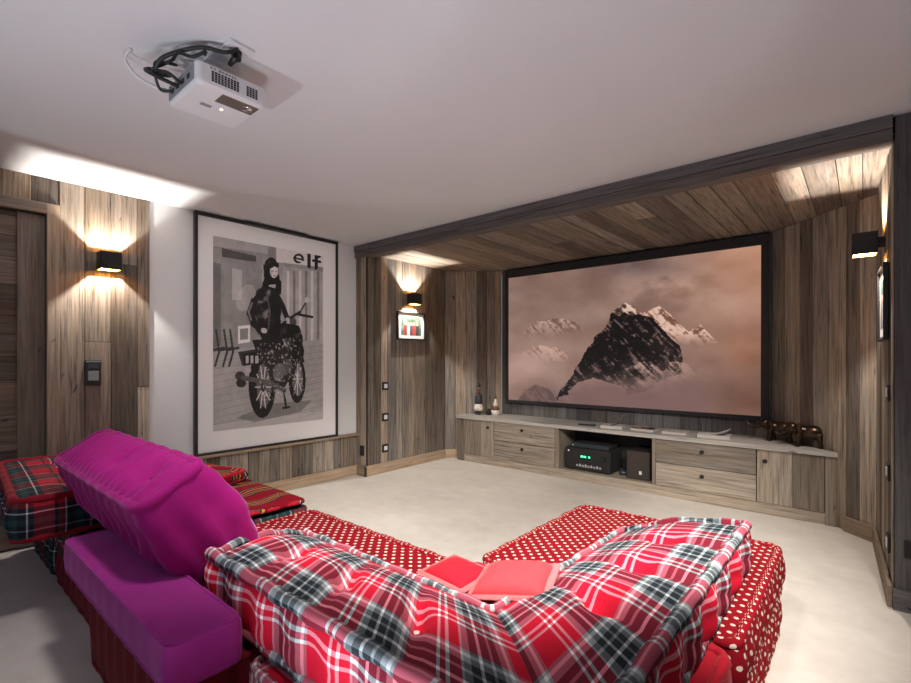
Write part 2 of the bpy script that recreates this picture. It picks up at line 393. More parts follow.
# alcove ceiling: boards along y
m=MB(); m.box((XL-.1,YB+.05,ZA+.02),(.3,5.0,ZC+.05),'y',0,1)
rr=random.Random(77); x=XL-.05
while x<.28:
    w_=rr.uniform(.10,.19); random.seed(rr.random()); q=[YB+.02,5.0]
    if rr.random()<.16: q=[YB+.02,rr.uniform(3.6,4.5),5.0]
    for k in range(len(q)-1):
        m.box((x+.002,q[k]+.0015,ZA+rr.uniform(0,.005)),(x+w_-.002,q[k+1]-.0015,ZA+.022),'y',rr.random())
    x+=w_
struct(m.build('ceiling_alcove',[CEILW,GAP],None,.0015),'brown plank ceiling of the screen alcove','ceiling')
# beam: two dark boards
random.seed(3)
bm_=MB(); bm_.box((XL-.012,YB-.03,ZC-.062),(A4[0]-.0,YB+.06,ZC),'x',.1); bm_.box((XL-.012,YB-.018,ZA-.03),(A4[0],YB+.08,ZC-.063),'x',.95)
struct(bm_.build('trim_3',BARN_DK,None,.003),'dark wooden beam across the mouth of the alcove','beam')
# rear and right walls (out of the picture), with an opening added for fill light
m=MB()
m.box((XL-.1,RY-.12,0),(-3.2,RY,ZC),'z',0); m.box((-.9,RY-.12,0),(RX+.1,RY,ZC),'z',0); m.box((-3.2,RY-.12,0),(-.9,RY,.85),'z',0); m.box((-3.2,RY-.12,2.15),(-.9,RY,ZC),'z',0)
struct(m.build('wall_rear',m_plaster('grey_plaster',(.30,.28,.26))),'plaster rear wall out of view, greyed to cut bounced light','wall')  # unseen wall coloured grey-brown to reduce bounced light
struct(MB().box((RX,RY-.1,0),(RX+.12,YB+.1,ZC),'z',0).build('wall_right',PLASTER),'white plaster right wall','wall')
wf=MB()
for lo,hi in (((-3.2,RY-.08,.85),(-3.13,RY-.02,2.15)),((-.97,RY-.08,.85),(-.9,RY-.02,2.15)),((-3.2,RY-.08,.85),(-.9,RY-.02,.92)),((-3.2,RY-.08,2.08),(-.9,RY-.02,2.15)),((-2.08,RY-.08,.9),(-2.02,RY-.02,2.1))): wf.box(lo,hi,'z',.5)
struct(wf.build('added_window_1',CABW),'wooden frame of the added, unseen rear window opening','window')

# ------------------------------------------------------------------ door
d=thing('door_1','reclaimed wood door with dark horizontal planks','door',(XL,0,0)); d['kind']='structure'
m=MB(); rr=random.Random(9); z=.01
while z<DT-.01:
    h=min(rr.uniform(.12,.2),DT-.01-z); random.seed(rr.random()); m.box((-.07,DJ[0]+.13,z+.001),(-.04+rr.uniform(-.003,.003),.50,z+h-.001),'y',rr.random()); z+=h
m.build('plank_panel',DOORW,d,.0015)
box('stile',(-.075,.498,.01),(-.028,DJ[1]-.004,DT-.008),wood('door_stile_wood',[(.17,.135,.10),(.20,.16,.12)],contrast=.7),d,'z',.002,.4)
box('stile',(-.075,DJ[0]+.004,.01),(-.028,DJ[0]+.135,DT-.008),DOORW,d,'z',.002,.7)
struct(MB().box((XL-.10,DJ[0],0),(XL-.075,DJ[1],DT),'z',0).build('wall_left.005',GAP),'dark void behind the door','wall')
fr=MB(); fr.box((XL-.1,DJ[1],0),(XL+.012,DF,DFT),'z',.55); fr.box((XL-.1,DJ[0]-.06,0),(XL+.012,DJ[0],DFT),'z',.4); fr.box((XL-.1,DJ[0],DT),(XL+.012,DJ[1],DFT),'y',.45)
struct(fr.build('trim_4',wood('door_frame_wood',[(.25,.19,.14),(.31,.24,.175),(.27,.21,.155)],contrast=.7),None,.002),'wooden door frame round the plank door','door frame')

# ------------------------------------------------------------------ wall lights
def sconce(loc,rz,label,power):
    """local +x points away from the wall"""
    r=thing('wall_sconce',label,'wall light',loc,(0,0,rz),'box wall lights')
    w=.06; h=.06; x0,x1=.03,.14; t=.004; m=MB()
    m.box((x0,-w,-h),(x0+t,w,h)); m.box((x1-t,-w,-h),(x1,w,h)); m.box((x0,-w,-h),(x1,-w+t,h)); m.box((x0,w-t,-h),(x1,w,h))
    m.build('housing',BLACK,r,.001)
    m=MB(); e=.0008; k=t+e
    for lo,hi in (((x0+k,-w+k,-h+.002),(x0+k+.001,w-k,h-.002)),((x1-k-.001,-w+k,-h+.002),(x1-k,w-k,h-.002)),((x0+k,-w+k,-h+.002),(x1-k,-w+k+.001,h-.002)),((x0+k,w-k-.001,-h+.002),(x1-k,w-k,h-.002))): m.box(lo,hi)
    m.build('reflector',GOLD,r)
    box('wall_mount',(0,-.03,-.03),(x0+.002,.03,.03),BLACK,r,'z',.002)
    L=bpy.data.lights.new('sconce_lamp','POINT'); L.energy=power; L.shadow_soft_size=.007; L.color=(1,.93,.85)
    lo=bpy.data.objects.new('sconce_lamp',L); COL.objects.link(lo); lo.parent=r; lo.location=((x0+x1)/2,0,0)
    return r
SCP=30
YS=on_x(109,262,XL+.08)[0]
sconce((XL,YS,1.868),0,'small black box wall light beside the plank door',SCP)
sconce((PX,3.735,1.862),0,'small black box wall light above the little framed photograph on the left alcove side',SCP*1.15)
ang=math.atan2(A4[1]-A3[1],A4[0]-A3[0])
nx=(A4[1]-A3[1]); ny=-(A4[0]-A3[0]); ang=math.atan2(ny,nx)
sconce((.086,3.56,1.845),ang,'small black box wall light next to the dark column',SCP*1.15)

# ------------------------------------------------------------------ big framed print on the ledge
fy0,fz1=on_x(193,211.5,XL); fy1,_=on_x(336,243,XL); fz0=ZL+.001; fz1=ZC-.006
P=thing('framed_print','large black framed monochrome motorcycle print standing on the dado ledge','picture',(XL,fy0,fz0))
W,H=fy1-fy0,fz1-fz0; fw=.026
m=MB(); m.box((.004,0,0),(.038,fw*.8,H),'z',.2); m.box((.004,W-fw*.8,0),(.038,W,H),'z',.2); m.box((.004,fw*.8,0),(.038,W-fw*.8,fw*.7),'y',.2); m.box((.004,fw*.8,H-fw),(.038,W-fw*.8,H),'y',.2)
m.build('frame',BLACK,P,.002)
box('mat_board',(.006,.005,.005),(.020,W-.005,H-.005),MATB,P,'z',0)
iy0,iz1=on_x(213,235.6,XL+.02); iy1,_=on_x(323,260,XL+.02); _,iz0=on_x(213,431.5,XL+.02)
# painted monochrome street scene with a rider: generic
gw,gh=250,384
ii,jj=np.meshgrid((np.arange(gh)+.5)/gh,(np.arange(gw)+.5)/gw,indexing='ij')
YY=iy0+jj*(iy1-iy0); ZZ=iz0+ii*(iz1-iz0)
Xr=XL+.02; fwd=FW[0]*Xr+FW[1]*YY; U=CXP+F_PX*(RT[0]*Xr+RT[1]*YY)/fwd; Vv=HORIZON-(ZZ-EYE)*F_PX/fwd
im=np.full((gh,gw),150.0)
nz=fbm(jj,ii,3,5,6,9); n2=fbm(jj,ii,8,4,30,40)
im=128+105*(nz-.3)+18*(n2-.5)
def pol(pts,val,blend=1.0):
    mk=inpoly(U,Vv,pts); im[mk]=im[mk]*(1-blend)+val*blend
def seg(pts,wd,val,blend=1.0):
    for (a,b) in zip(pts[:-1],pts[1:]):
        dx,dy=b[0]-a[0],b[1]-a[1]; L2=dx*dx+dy*dy+1e-9
        t=np.clip(((U-a[0])*dx+(Vv-a[1])*dy)/L2,0,1); mk=np.hypot(U-a[0]-t*dx,Vv-a[1]-t*dy)<wd; im[mk]=im[mk]*(1-blend)+val*blend
def ell(c,rx,ry,val,ring=None,rot=0,blend=1.0):
    cs,sn=math.cos(rot),math.sin(rot); a=((U-c[0])*cs+(Vv-c[1])*sn)/rx; b=(-(U-c[0])*sn+(Vv-c[1])*cs)/ry; q=np.hypot(a,b)
    mk=q<1 if ring is None else (q<1)&(q>ring); im[mk]=im[mk]*(1-blend)+val*blend
# buildings and street
pol([(213,236),(262,247),(262,345),(213,360)],112,.5); pol([(213,232),(268,244),(268,254),(213,246)],165,.8); pol([(222,248),(256,256),(256,262),(222,257)],60,.8)
pol([(224,262),(246,266),(246,330),(224,336)],140,.7); pol([(213,262),(221,264),(221,345),(213,348)],85,.6); pol([(232,268),(242,270),(242,300),(232,300)],190,.6)
pol([(276,240),(330,253),(330,268),(276,262)],205,.95)
pol([(283,266),(326,272),(326,345),(283,345)],165,.6)
for k in range(7): seg([(288+k*6,272),(288+k*6,340)],1.2,90 if k%2 else 215,.6)
pol([(213,352),(330,338),(330,440),(213,440)],158,.78)
for k in range(12): seg([(213,362+k*7),(330,344+k*6)],.5,128,.5)
pol([(213,425),(330,410),(330,440),(213,440)],185,.45); pol([(236,418),(268,404),(312,400),(300,412),(255,422)],95,.6)
# cafe chairs in the background
for s_ in (216,224,230): seg([(s_,330),(s_+3,352),(s_-1,366)],1.1,35,.85); seg([(s_-3,350),(s_+8,348)],1.4,40,.85)
pol([(238,326),(250,325),(250,342),(238,344)],225,.9); pol([(240,329),(248,328),(248,339),(240,340)],120,.9)
ell((246,298),9,14,200,None,.4,.35)
# lettering on the shop sign
ell((298.5,258.5),5.2,4.8,25,.55); pol([(298,259.2),(305,260.6),(305,263),(298,261.2)],205); seg([(293.8,258),(303.4,260)],.9,25)
seg([(309,254),(309,266.5)],1.7,25); seg([(316,256.5),(316,268)],1.7,25); seg([(313,260.5),(320,262)],1.2,25); seg([(316,257),(319.5,256.6)],1.4,25)
# motorcycle
ell((262,385),13.5,33,20); ell((264,385),7.4,22,96,None,0,.95)
for k in range(10):
    a=2*PI*k/10; seg([(263,387),(263+8*math.cos(a),387+22*math.sin(a))],.45,215,.9)
ell((263,387),2.5,5,50)
ell((297,380),8.5,23,22); ell((298,380),4.8,16,110,None,0,.95)
for k in range(8):
    a=2*PI*k/8; seg([(297.5,379),(297.5+5*math.cos(a),379+16*math.sin(a))],.4,210,.9)
pol([(258,352),(285,346),(298,352),(296,372),(284,388),(272,390),(268,372)],38); pol([(252,340),(282,338),(286,348),(256,352)],24)
pol([(282,336),(298,334),(302,344),(288,348)],70); ell((279,372),6,9,120,None,.2,.8); ell((288,366),4,7,95,None,0,.8)
pol([(238,352),(262,348),(262,362),(242,366)],48); pol([(243,354),(260,351),(260,363),(244,366)],20)
for k in range(3): pol([(245.5+k*4.8,356),(248.5+k*4.8,355.4),(248.5+k*4.8,363),(245.5+k*4.8,363.6)],185,.9)
ell((240,376),5,4.5,55); ell((241,383),5,4.5,40); seg([(243,378),(268,382),(284,390)],2.4,85); ell((248,370),3,3,170)
seg([(284,392),(286,408)],1.1,30); seg([(283,408),(289,407)],1,30)
seg([(280,326),(290,318),(300,312)],1.4,40); seg([(296,314),(312,317)],1.3,30); seg([(300,312),(306,302)],.8,60); ell((307,300),2.6,3,185); ell((293,322),3.4,4,70); seg([(297,330),(299,372)],1.4,130)
# rider: dark jacket and trousers, head turned
jk=fbm(jj,ii,61,5,18,24)
def cloth(pts,dark,lite):
    mk=inpoly(U+(jk-.5)*5,Vv+(jk-.5)*5,pts); im[mk]=(dark+(lite-dark)*sm(.5,.78,jk))[mk]
cloth([(252,299),(258,290),(266,285),(275,288),(279,297),(281,311),(279,324),(270,333),(259,335),(253,326),(250,312)],20,120)
cloth([(257,325),(268,322),(284,322),(299,326),(302,332),(299,337),(284,339),(262,340)],16,62)
cloth([(291,330),(302,331),(303,346),(304,362),(293,366),(291,350)],16,70)
seg([(254,301),(250,313),(254,324),(262,330)],3.4,26); seg([(252,303),(248.5,312),(251,320)],.9,150,.7); seg([(275,292),(282,305),(287,318)],2.6,30); seg([(266,290),(270,312),(268,330)],.7,95,.8)
ell((264,330.5),3.2,2.6,182,None,.4); ell((287.5,319.5),2.2,2,175)
ell((271,268.5),7.2,11,20); cloth([(264,266),(270,262),(278,266),(280,280),(281,293),(276.5,297),(275,284),(268,284),(268,296),(263,299),(262.5,282)],14,50)
ell((274,271),4.0,7.0,198); pol([(269.5,262),(278.6,263),(278.8,268),(274,266.6),(269.8,269)],18); ell((272.6,271),.9,.6,60); ell((276.2,271.4),.8,.6,60); ell((274.6,276),1.4,.6,100); ell((271.2,273),.9,4,150,None,0,.5)
# wet street and chrome sparkle
sp_=inpoly(U,Vv,[(256,345),(300,335),(304,395),(262,402)])&(fbm(jj,ii,71,3,70,90)>.70); im[sp_]=im[sp_]*.3+205*.7
im=np.clip(im+14*(n2-.5),8,238)
img=lin(np.stack([im*1.12,im*1.09,im*1.09],-1).clip(5,250))
raster('print',(.0215,iy0-fy0,iz0-fz0),(0,iy1-iy0,0),(0,0,iz1-iz0),img,PRINT,P)
by0=on_x(245,222,XL+.05)[0]-fy0; by1=on_x(306,236,XL+.05)[0]-fy0
m=MB(); m.box((.030,by0,H-.028),(.072,by1,H-.004),'y',.2); m.build('picture_lamp',BLACK,P,.003)

# ------------------------------------------------------------------ small framed photographs in the alcove
def paint_people(seed,w=44,h=30):
    ii,jj=np.meshgrid((np.arange(h)+.5)/h,(np.arange(w)+.5)/w,indexing='ij'); n=fbm(jj,ii,seed,3,5,5)
    c=np.zeros((h,w,3)); c[:]=(95,115,100); c+= (n[...,None]-.5)*90
    for k,(cx,col) in enumerate(((.2,(150,60,60)),(.36,(215,200,190)),(.5,(70,75,90)),(.64,(190,60,55)),(.8,(60,62,66)))):
        mk=(abs(jj-cx)<.075)&(ii<.52); c[mk]=col
        mk=np.hypot((jj-cx)*1.45,ii-.62)<.09; c[mk]=(205,165,150)
    return lin(np.clip(c,5,245))
def frame_small(name,label,loc,rz,w,h):
    r=thing(name,label,'picture',loc,(0,0,rz)); t=.016
    m=MB()
    for lo,hi in (((.003,-w/2,-h/2),(.024,-w/2+t,h/2)),((.003,w/2-t,-h/2),(.024,w/2,h/2)),((.003,-w/2+t,-h/2),(.024,w/2-t,-h/2+t)),((.003,-w/2+t,h/2-t),(.024,w/2-t,h/2))): m.box(lo,hi,'y',.2)
    m.build('frame',BLACK,r,.0015); box('mat_board',(.004,-w/2+.003,-h/2+.003),(.012,w/2-.003,h/2-.003),MATB,r,'z',0)
    a=w*.36; b=h*.335; raster('photograph',(.0125,-a,-b),(0,2*a,0),(0,0,2*b),paint_people(4),PRINT,r)
    return r
frame_small('small_framed_photo','small black framed group photograph under the left alcove wall light',(PX,3.755,1.567),0,.43,.31)
frame_small('small_framed_photo','black framed picture hanging below the wall light next to the dark column',(.090,3.50,1.50),ang,.40,.40)

# ------------------------------------------------------------------ switches and panels
def plate(name,label,cat,loc,rz,w,h,inner=WHITEP,group=None):
    r=thing(name,label,cat,loc,(0,0,rz),group)
    box('frame',(.001,-w/2,-h/2),(.011,w/2,h/2),BLACK,r,'z',.002)
    box('rocker',(.009,-w*.26,-h*.26),(.015,w*.26,h*.26),inner,r,'z',.0015); return r
for v,l in ((386,'black framed light switch, topmost of the column on the left alcove side'),(417,'black framed light switch, middle of the column on the left alcove side'),(448,'black framed light switch, lowest of the column on the left alcove side')):
    y,z=on_x(385,v,PX); plate('light_switch',l,'switch',(PX,y,z),0,.085,.085,WHITEP,'light switches on the left alcove side')
for z,l in ((1.03,'light switch, topmost beside the dark column'),(.63,'light switch, middle one beside the dark column'),(.27,'light switch, lowest beside the dark column')):
    plate('light_switch',l,'switch',(.099,3.27,z),ang,.085,.085,WHITEP,'light switches beside the dark column')
r=plate('power_socket','black power socket on the narrow pier','socket',(0,0,0),0,.06,.10,BLACKM); sx,sz=on_y(362.5,450.5,YB); r.location=(sx,YB,sz); r.rotation_euler=(0,0,-PI/2)
r=plate('power_socket','black power socket low on the dark column','socket',(0,0,0),0,.08,.08,BLACKM); r.location=(.185,YB,.30); r.rotation_euler=(0,0,-PI/2)
cy_,cz_=on_x(92.5,372.5,XL)
r=thing('control_panel','black wall control panel below the wall light by the door','control panel',(XL,cy_,cz_))
box('housing',(-.006,-.046,-.085),(.022,.046,.085),BLACKM,r,'z',.004)
box('screen',(.020,-.030,.028),(.0235,.030,.062),plain('panel_screen',(.07,.075,.08),.15),r,'z',.001)
box('button',(.020,-.030,-.055),(.0255,.030,.010),GREYP,r,'z',.002)
box('cover_strip',(.020,-.040,.070),(.024,.040,.076),GREYP,r,'z',.001)

# ------------------------------------------------------------------ projection screen
YSn=4.785
sx0,sz1=on_y(508,278.7,YSn); sx1,sz1b=on_y(761.4,244,YSn); _,sz0=on_y(508,400.3,YSn); _,sz0b=on_y(761.4,415.3,YSn)
sz1=(sz1+sz1b)/2; sz0=(sz0+sz0b)/2
R0=thing('projection_screen','wide black framed projection screen showing a snowy peak in pink cloud','screen',(0,YSn,0))
m=MB(); fl_,ft,fb=.04,.085,.035
m.box((sx0-.028,-.015,sz0-fb),(sx0,.042,sz1+ft),'z',.2); m.box((sx1,-.015,sz0-fb),(sx1+.055,.042,sz1+ft),'z',.2); m.box((sx0,-.015,sz1),(sx1,.042,sz1+ft),'x',.2); m.box((sx0,-.015,sz0-fb),(sx1,.042,sz0),'x',.2)
m.build('frame',BLACKM,R0,.003)
gw,gh=640,360
ii,jj=np.meshgrid((np.arange(gh)+.5)/gh,(np.arange(gw)+.5)/gw,indexing='ij')
XX=sx0+jj*(sx1-sx0); ZZ=sz0+ii*(sz1-sz0); fwd=FW[0]*XX+FW[1]*YSn; U=CXP+F_PX*(RT[0]*XX+RT[1]*YSn)/fwd; Vv=HORIZON-(ZZ-EYE)*F_PX/fwd
CX=(U-490)*3.037; CY=(Vv-220)*3.037
n1=fbm(jj,ii,21,6,3.2,2.6); n2=fbm(jj,ii,22,6,7,6); n3=fbm(jj+.15*n1,ii,23,6,24,20); n4=fbm(jj,ii,29,5,46,36,.65)
cb=np.zeros((gh,gw,3))
def lerp(c,f): 
    global cb
    cb=cb*(1-f[...,None])+np.array(c,float)*f[...,None]
cb[:]=(150,118,106)
lerp((202,150,124),sm(430,800,CX)*sm(520,120,CY))
lerp((120,95,90),sm(.42,.7,n1)*sm(420,60,CX)*sm(330,180,CY)*.8)
lerp((98,80,80),np.exp(-((CX-480)/120)**2-((CY-150)/40)**2)*(.4+n1*.7))
lerp((196,158,140),np.exp(-((CX-560)/170)**2-((CY-215)/60)**2)*sm(.3,.6,n2))
lerp((210,170,158),sm(250,60,CX)*np.exp(-((CY-455)/55)**2)*.85)
lerp((208,172,160),np.exp(-((CX-190)/110)**2-((CY-390)/60)**2)*.5)
lerp((112,84,84),sm(470,560,CY)*sm(60,220,CX)*sm(760,420,CX)*.8)
lerp((118,80,66),sm(430,580,CY)*sm(560,800,CX)*.75)
lerp((182,124,96),np.exp(-((CX-770)/70)**2-((CY-400)/70)**2)*.6)
cb+=((n2-.5)*46+(n1-.5)*34)[...,None]
# peaks: (outline, shadow rock, lit snow, threshold of the snow, strength)
hf=fbm(jj,ii,41,6,60,40,.7); st=fbm(jj+ii*.55,ii*.35-jj*.1,43,6,70,22,.65); bw=fbm(jj,ii,47,4,26,20,.6)
st=.55*st+.45*hf
up=lambda a,b: sm(b,a,CY+(n1-.5)*90)
def peak(poly,dark,lightc,thr,strength=1.0,wobble=10,soft=.06,fade=None,tex=st):
    global cb
    a=(bw-.5)*wobble*2+(hf-.5)*wobble; mk=inpoly(CX+a,CY+a*.7,poly).astype(float)*strength
    if fade is not None: mk=mk*fade
    rock=sm(thr-soft,thr+soft,tex); col=np.array(dark,float)*(1-rock[...,None])+np.array(lightc,float)*rock[...,None]
    cb=cb*(1-mk[...,None])+col*mk[...,None]
up=lambda a,b: sm(b,a,CY+(n1-.5)*90)
peak([(55,375),(95,345),(150,308),(205,296),(262,312),(275,330),(235,350),(175,356),(120,392),(75,392)],(112,80,70),(222,184,166),.50,.7,14,fade=up(310,372))
peak([(95,405),(140,380),(200,388),(240,410),(235,440),(150,450),(105,440)],(150,104,86),(228,190,172),.47,.7,14,fade=up(385,440))
peak([(420,285),(470,280),(512,260),(545,285),(570,312),(600,338),(640,318),(672,352),(690,372),(640,385),(590,390),(540,360),(480,310)],(128,84,68),(246,204,184),.46,.95,9,fade=up(330,392))
peak([(200,552),(222,510),(245,478),(290,402),(318,362),(345,328),(368,296),(378,270),(395,262),(412,254),(432,266),(448,284),(470,290),(490,294),(510,318),(530,338),(552,362),(574,380),(584,410),(590,440),(575,470),(520,480),(470,520),(415,530),(400,505),(350,490),(310,478),(262,494),(228,530)],(24,21,22),(118,94,88),.575,1.0,9,.05,fade=1-(1-up(455,540))*sm(250,350,CX))
peak([(372,285),(382,262),(398,258),(412,252),(436,264),(448,284),(430,292),(408,280),(392,292)],(70,48,42),(250,212,192),.47,.95,6)
peak([(420,452),(470,438),(540,432),(598,440),(640,462),(610,500),(560,522),(500,525),(455,505)],(48,38,37),(196,158,148),.49,.85,22,.05,fade=up(445,515)*sm(650,560,CX))
peak([(420,470),(440,455),(470,452),(455,485),(415,528),(405,500)],(26,22,22),(110,88,84),.57,.8,14,fade=up(470,535))
peak([(80,548),(100,515),(135,500),(175,512),(205,545),(200,575),(80,575)],(84,66,68),(122,96,94),.5,.6,12)
f=sm(468,548,CY+(n1-.5)*150)*sm(225,330,CX)*sm(740,600,CX); lerp((136,104,100),f*.9)
f=sm(.42,.68,n2)*np.exp(-((CX-470)/150)**2-((CY-478)/34)**2); lerp((194,158,148),f*.6)
f=sm(.45,.75,n1)*np.exp(-((CX-620)/80)**2-((CY-400)/60)**2); lerp((168,126,110),f*.8)
cb=cb*.93
cb=np.clip(cb,6,250)
raster('picture_surface',(sx0,0.012,sz0),(sx1-sx0,0,0),(0,0,sz1-sz0),lin(cb)*.72,SCREENM,R0)

# ------------------------------------------------------------------ media cabinet
YF=4.36; ZT=.535; TH=.036; PL=.088
ux=lambda u,y=YF: on_y(u,450,y)[0]
K=thing('media_cabinet','long low reclaimed wood media cabinet under the projection screen','cabinet',(0,0,0))
xs={k:ux(k) for k in (457.5,464,494,555,558.5,652,655.5,756.5,825,842)}
xl,xr=xs[457.5],xs[842]
YBk=4.80
def chamfL(y): return A0[0]+(y-A0[1])
m=MB(); random.seed(5)
# top: follows the angled corners
def prism(mb,pts,z0,z1,r=.5,grain=(1,0)):
    n=len(pts); uvf=lambda p:(p[0],p[1])
    mb.face([(x,y,z1) for x,y in pts],[uvf(p) for p in pts],r); mb.face([(x,y,z0) for x,y in pts[::-1]],[uvf(p) for p in pts[::-1]],r)
    for i in range(n):
        a,b=pts[i],pts[(i+1)%n]; L=math.dist(a,b); mb.face([(*a,z0),(*b,z0),(*b,z1),(*a,z1)],[(0,z0),(L,z0),(L,z1),(0,z1)],r)
e=.018
yR=lambda x: A3[1]-(x-A3[0])*((A2[1]-A3[1])/(A3[0]-A2[0]))
xR1=A3[0]-(YF-e-A3[1])/((A2[1]-A3[1])/(A3[0]-A2[0]))-.012
prism(m,[(xl-.012,YF-e),(xR1,YF-e),(A2[0]-.012,A2[1]-.012),(A1[0]+.014,A1[1]-.014),(xl-.012,4.50)],ZT-TH,ZT)
m.build('top',TOPW,K,.003)
m=MB(); m.box((xl+.004,YF+.006,0),(xr-.015,YF+.03,PL),'x',.4); m.build('plinth',CABW,K,.003)
box('post',(xl,YF-.004,0),(xs[464],YF+.04,ZT-TH),CABW,K,'z',.003,.8)
pr=MB(); prism(pr,[(xs[825],YF-.004),(xr-.012,YF-.004),(xr-.05,YF+.036),(xs[825],YF+.036)],0,ZT-TH,.5)
pr=MB().box((xs[825],YF-.004,0),(xr-.03,YF+.025,ZT-TH),'z',.5); pr.build('post',CABW,K,.003)
c=MB(); zb=PL
box('back_panel',(xl+.01,4.735,PL),(-.72,4.755,ZT-TH-.001),plain('black_back_panel',(.022,.018,.016),.8),K,'x',0); c.box((xl+.02,YF+.02,PL-.02),(xr-.3,4.73,PL),'x',.3)
for x0_,x1_ in ((xs[555],xs[558.5]),(xs[652],xs[655.5])): c.box((x0_,YF,PL),(x1_,4.73,ZT-TH),'z',.6)
c.build('carcass',CABW,K,.002)
def knob(par,x,z):
    k=MB(); y=YF
    k.tube([(x,y+.0,z),(x,y-.022,z)],.006,8); k.tube([(x,y-.020,z),(x,y-.027,z),(x,y-.036,z)],[.010,.017,.013],10)
    return k.build('knob',IRON,par)
def front(name,x0_,x1_,z0,z1,splits,kx,kz,grain):
    mm=MB(); gp=.003
    qs=[x0_+gp]+splits+[x1_-gp]
    for i in range(len(qs)-1): mm.box((qs[i]+.0006,YF-.004,z0+gp),(qs[i+1]-.0006,YF+.018,z1-gp),grain,random.random())
    f=mm.build(name,CABW,K,.0015); knob(f,kx,kz); return f
zt=ZT-TH; zm=(PL+zt)/2
kz=lambda u,v: on_y(u,v,YF-.02)
front('door',xs[464],xs[494],PL,zt,[ux(481)],*kz(488,427.5),'z')
front('drawer',xs[494],xs[555],zm,zt,[],*kz(522,430.5),'x'); front('drawer',xs[494],xs[555],PL,zm,[],*kz(522,449.5),'x')
front('drawer',xs[655.5],xs[756.5],zm,zt,[],*kz(702,452),'x'); front('drawer',xs[655.5],xs[756.5],PL,zm,[],*kz(702,476.5),'x')
front('door',xs[756.5],xs[825],PL,zt,[ux(792)],*kz(765,461),'z')

# things in the open bay
def bay(u,v): x,z=on_y(u,v,YF+.06); return x,z
ax0=bay(566,470)[0]; ax1=bay(610,470)[0]
AV=thing('av_receiver','black amplifier with green display in the cabinet bay','amplifier',((ax0+ax1)/2,4.56,PL))
w=(ax1-ax0)/2; h=.225
box('body',(-w,-.13,.012),(w,.15,h),BLACKM,AV,'z',.004); box('front_panel',(-w-.004,-.142,.016),(w+.004,-.13,h+.002),BLACK,AV,'x',.003)
box('display',(-w*.35,-.1435,h*.58),(w*.25,-.141,h*.72),plain('display_glass',(.004,.02,.014),.1),AV,'x',0)
for k,(a,b) in enumerate(((-.30,-.20),(-.17,-.05),(.05,.13))): box('display_digit',(a*w,-.1442,h*.61),(b*w,-.1434,h*.69),GREEN,AV,'x',0)
m=MB(); m.tube([(w*.72,-.141,h*.62),(w*.72,-.165,h*.62)],[.026,.024],20); m.build('volume_knob',IRON,AV)
m=MB(); m.tube([(-w*.86,-.141,h*.85),(-w*.86,-.147,h*.85)],.008,10); m.build('power_button',WHITEP,AV)
m=MB()
for k in range(9): m.box((-w*.5+k*.030,-.144,h*.20),(-w*.5+k*.030+.018,-.1415,h*.20+(.026 if k%2 else .019)),'x',.3)
m.build('sticker',plain('sticker_silver',(.42,.40,.44),.4),AV)
for sx_ in (-1,1):
    for sy_ in (-.10,.12): m=MB(); m.tube([(sx_*w*.8,sy_,0),(sx_*w*.8,sy_,.013)],.015,10); m.build('foot',BLACKM,AV)
mp=thing('media_player','slim black media player lying on the amplifier','player',((ax0+ax1)/2+.02,4.56,PL+h))
box('body',(-w*.9,-.11,.004),(w*.8,.12,.045),BLACKM,mp,'x',.003); box('front_panel',(-w*.9,-.114,.004),(w*.8,-.11,.043),plain('dark_teal_gloss',(.015,.03,.033),.2),mp,'x',.001)
box('status_light',(-w*.82,-.1155,.02),(-w*.80,-.1138,.027),LEDW,mp,'x',0)
for sx_ in (-.7,.6): m=MB(); m.tube([(sx_*w,0,0),(sx_*w,0,.005)],.012,8); m.build('foot',BLACKM,mp)
bx0=bay(626.5,470)[0]; bx1=bay(651,470)[0]-.0
SB=thing('subwoofer','brown black box speaker with a small white badge in the cabinet bay','speaker',((bx0+bx1)/2-.012,4.56,PL))
w2=(bx1-bx0)/2-.005
box('cabinet_body',(-w2,-.12,0),(w2,.14,.262),plain('dark_brown_vinyl',(.035,.026,.022),.5),SB,'z',.004); box('grille',(-w2+.006,-.128,.006),(w2-.006,-.119,.256),plain('brown_grille_cloth',(.045,.033,.028),.9,0,.4,600),SB,'z',.003)
box('badge',(w2*.12,-.131,.052),(w2*.34,-.127,.084),WHITEP,SB,'z',.001)
dv=thing('network_box','small black box with cables between the amplifier and the box speaker','box',(bay(618,470)[0]+.01,4.60,PL))
box('body',(-.045,-.06,0),(.045,.06,.05),BLACKM,dv,'z',.003)
m=MB(); m.tube([(-.03,.05,.03),(-.05,.075,.10),(.02,.085,.17),(.04,.08,.09),(0,.06,.03)],.005,6); m.build('cable',BLACKM,dv); m=MB(); m.tube([(.02,-.058,.03),(.035,-.09,.015),(-.02,-.10,.008),(-.035,-.075,.008)],.004,6); m.build('cable',BLACKM,dv)
box('port',(-.02,-.0615,.015),(.02,-.0595,.03),GREYP,dv,'z',0)

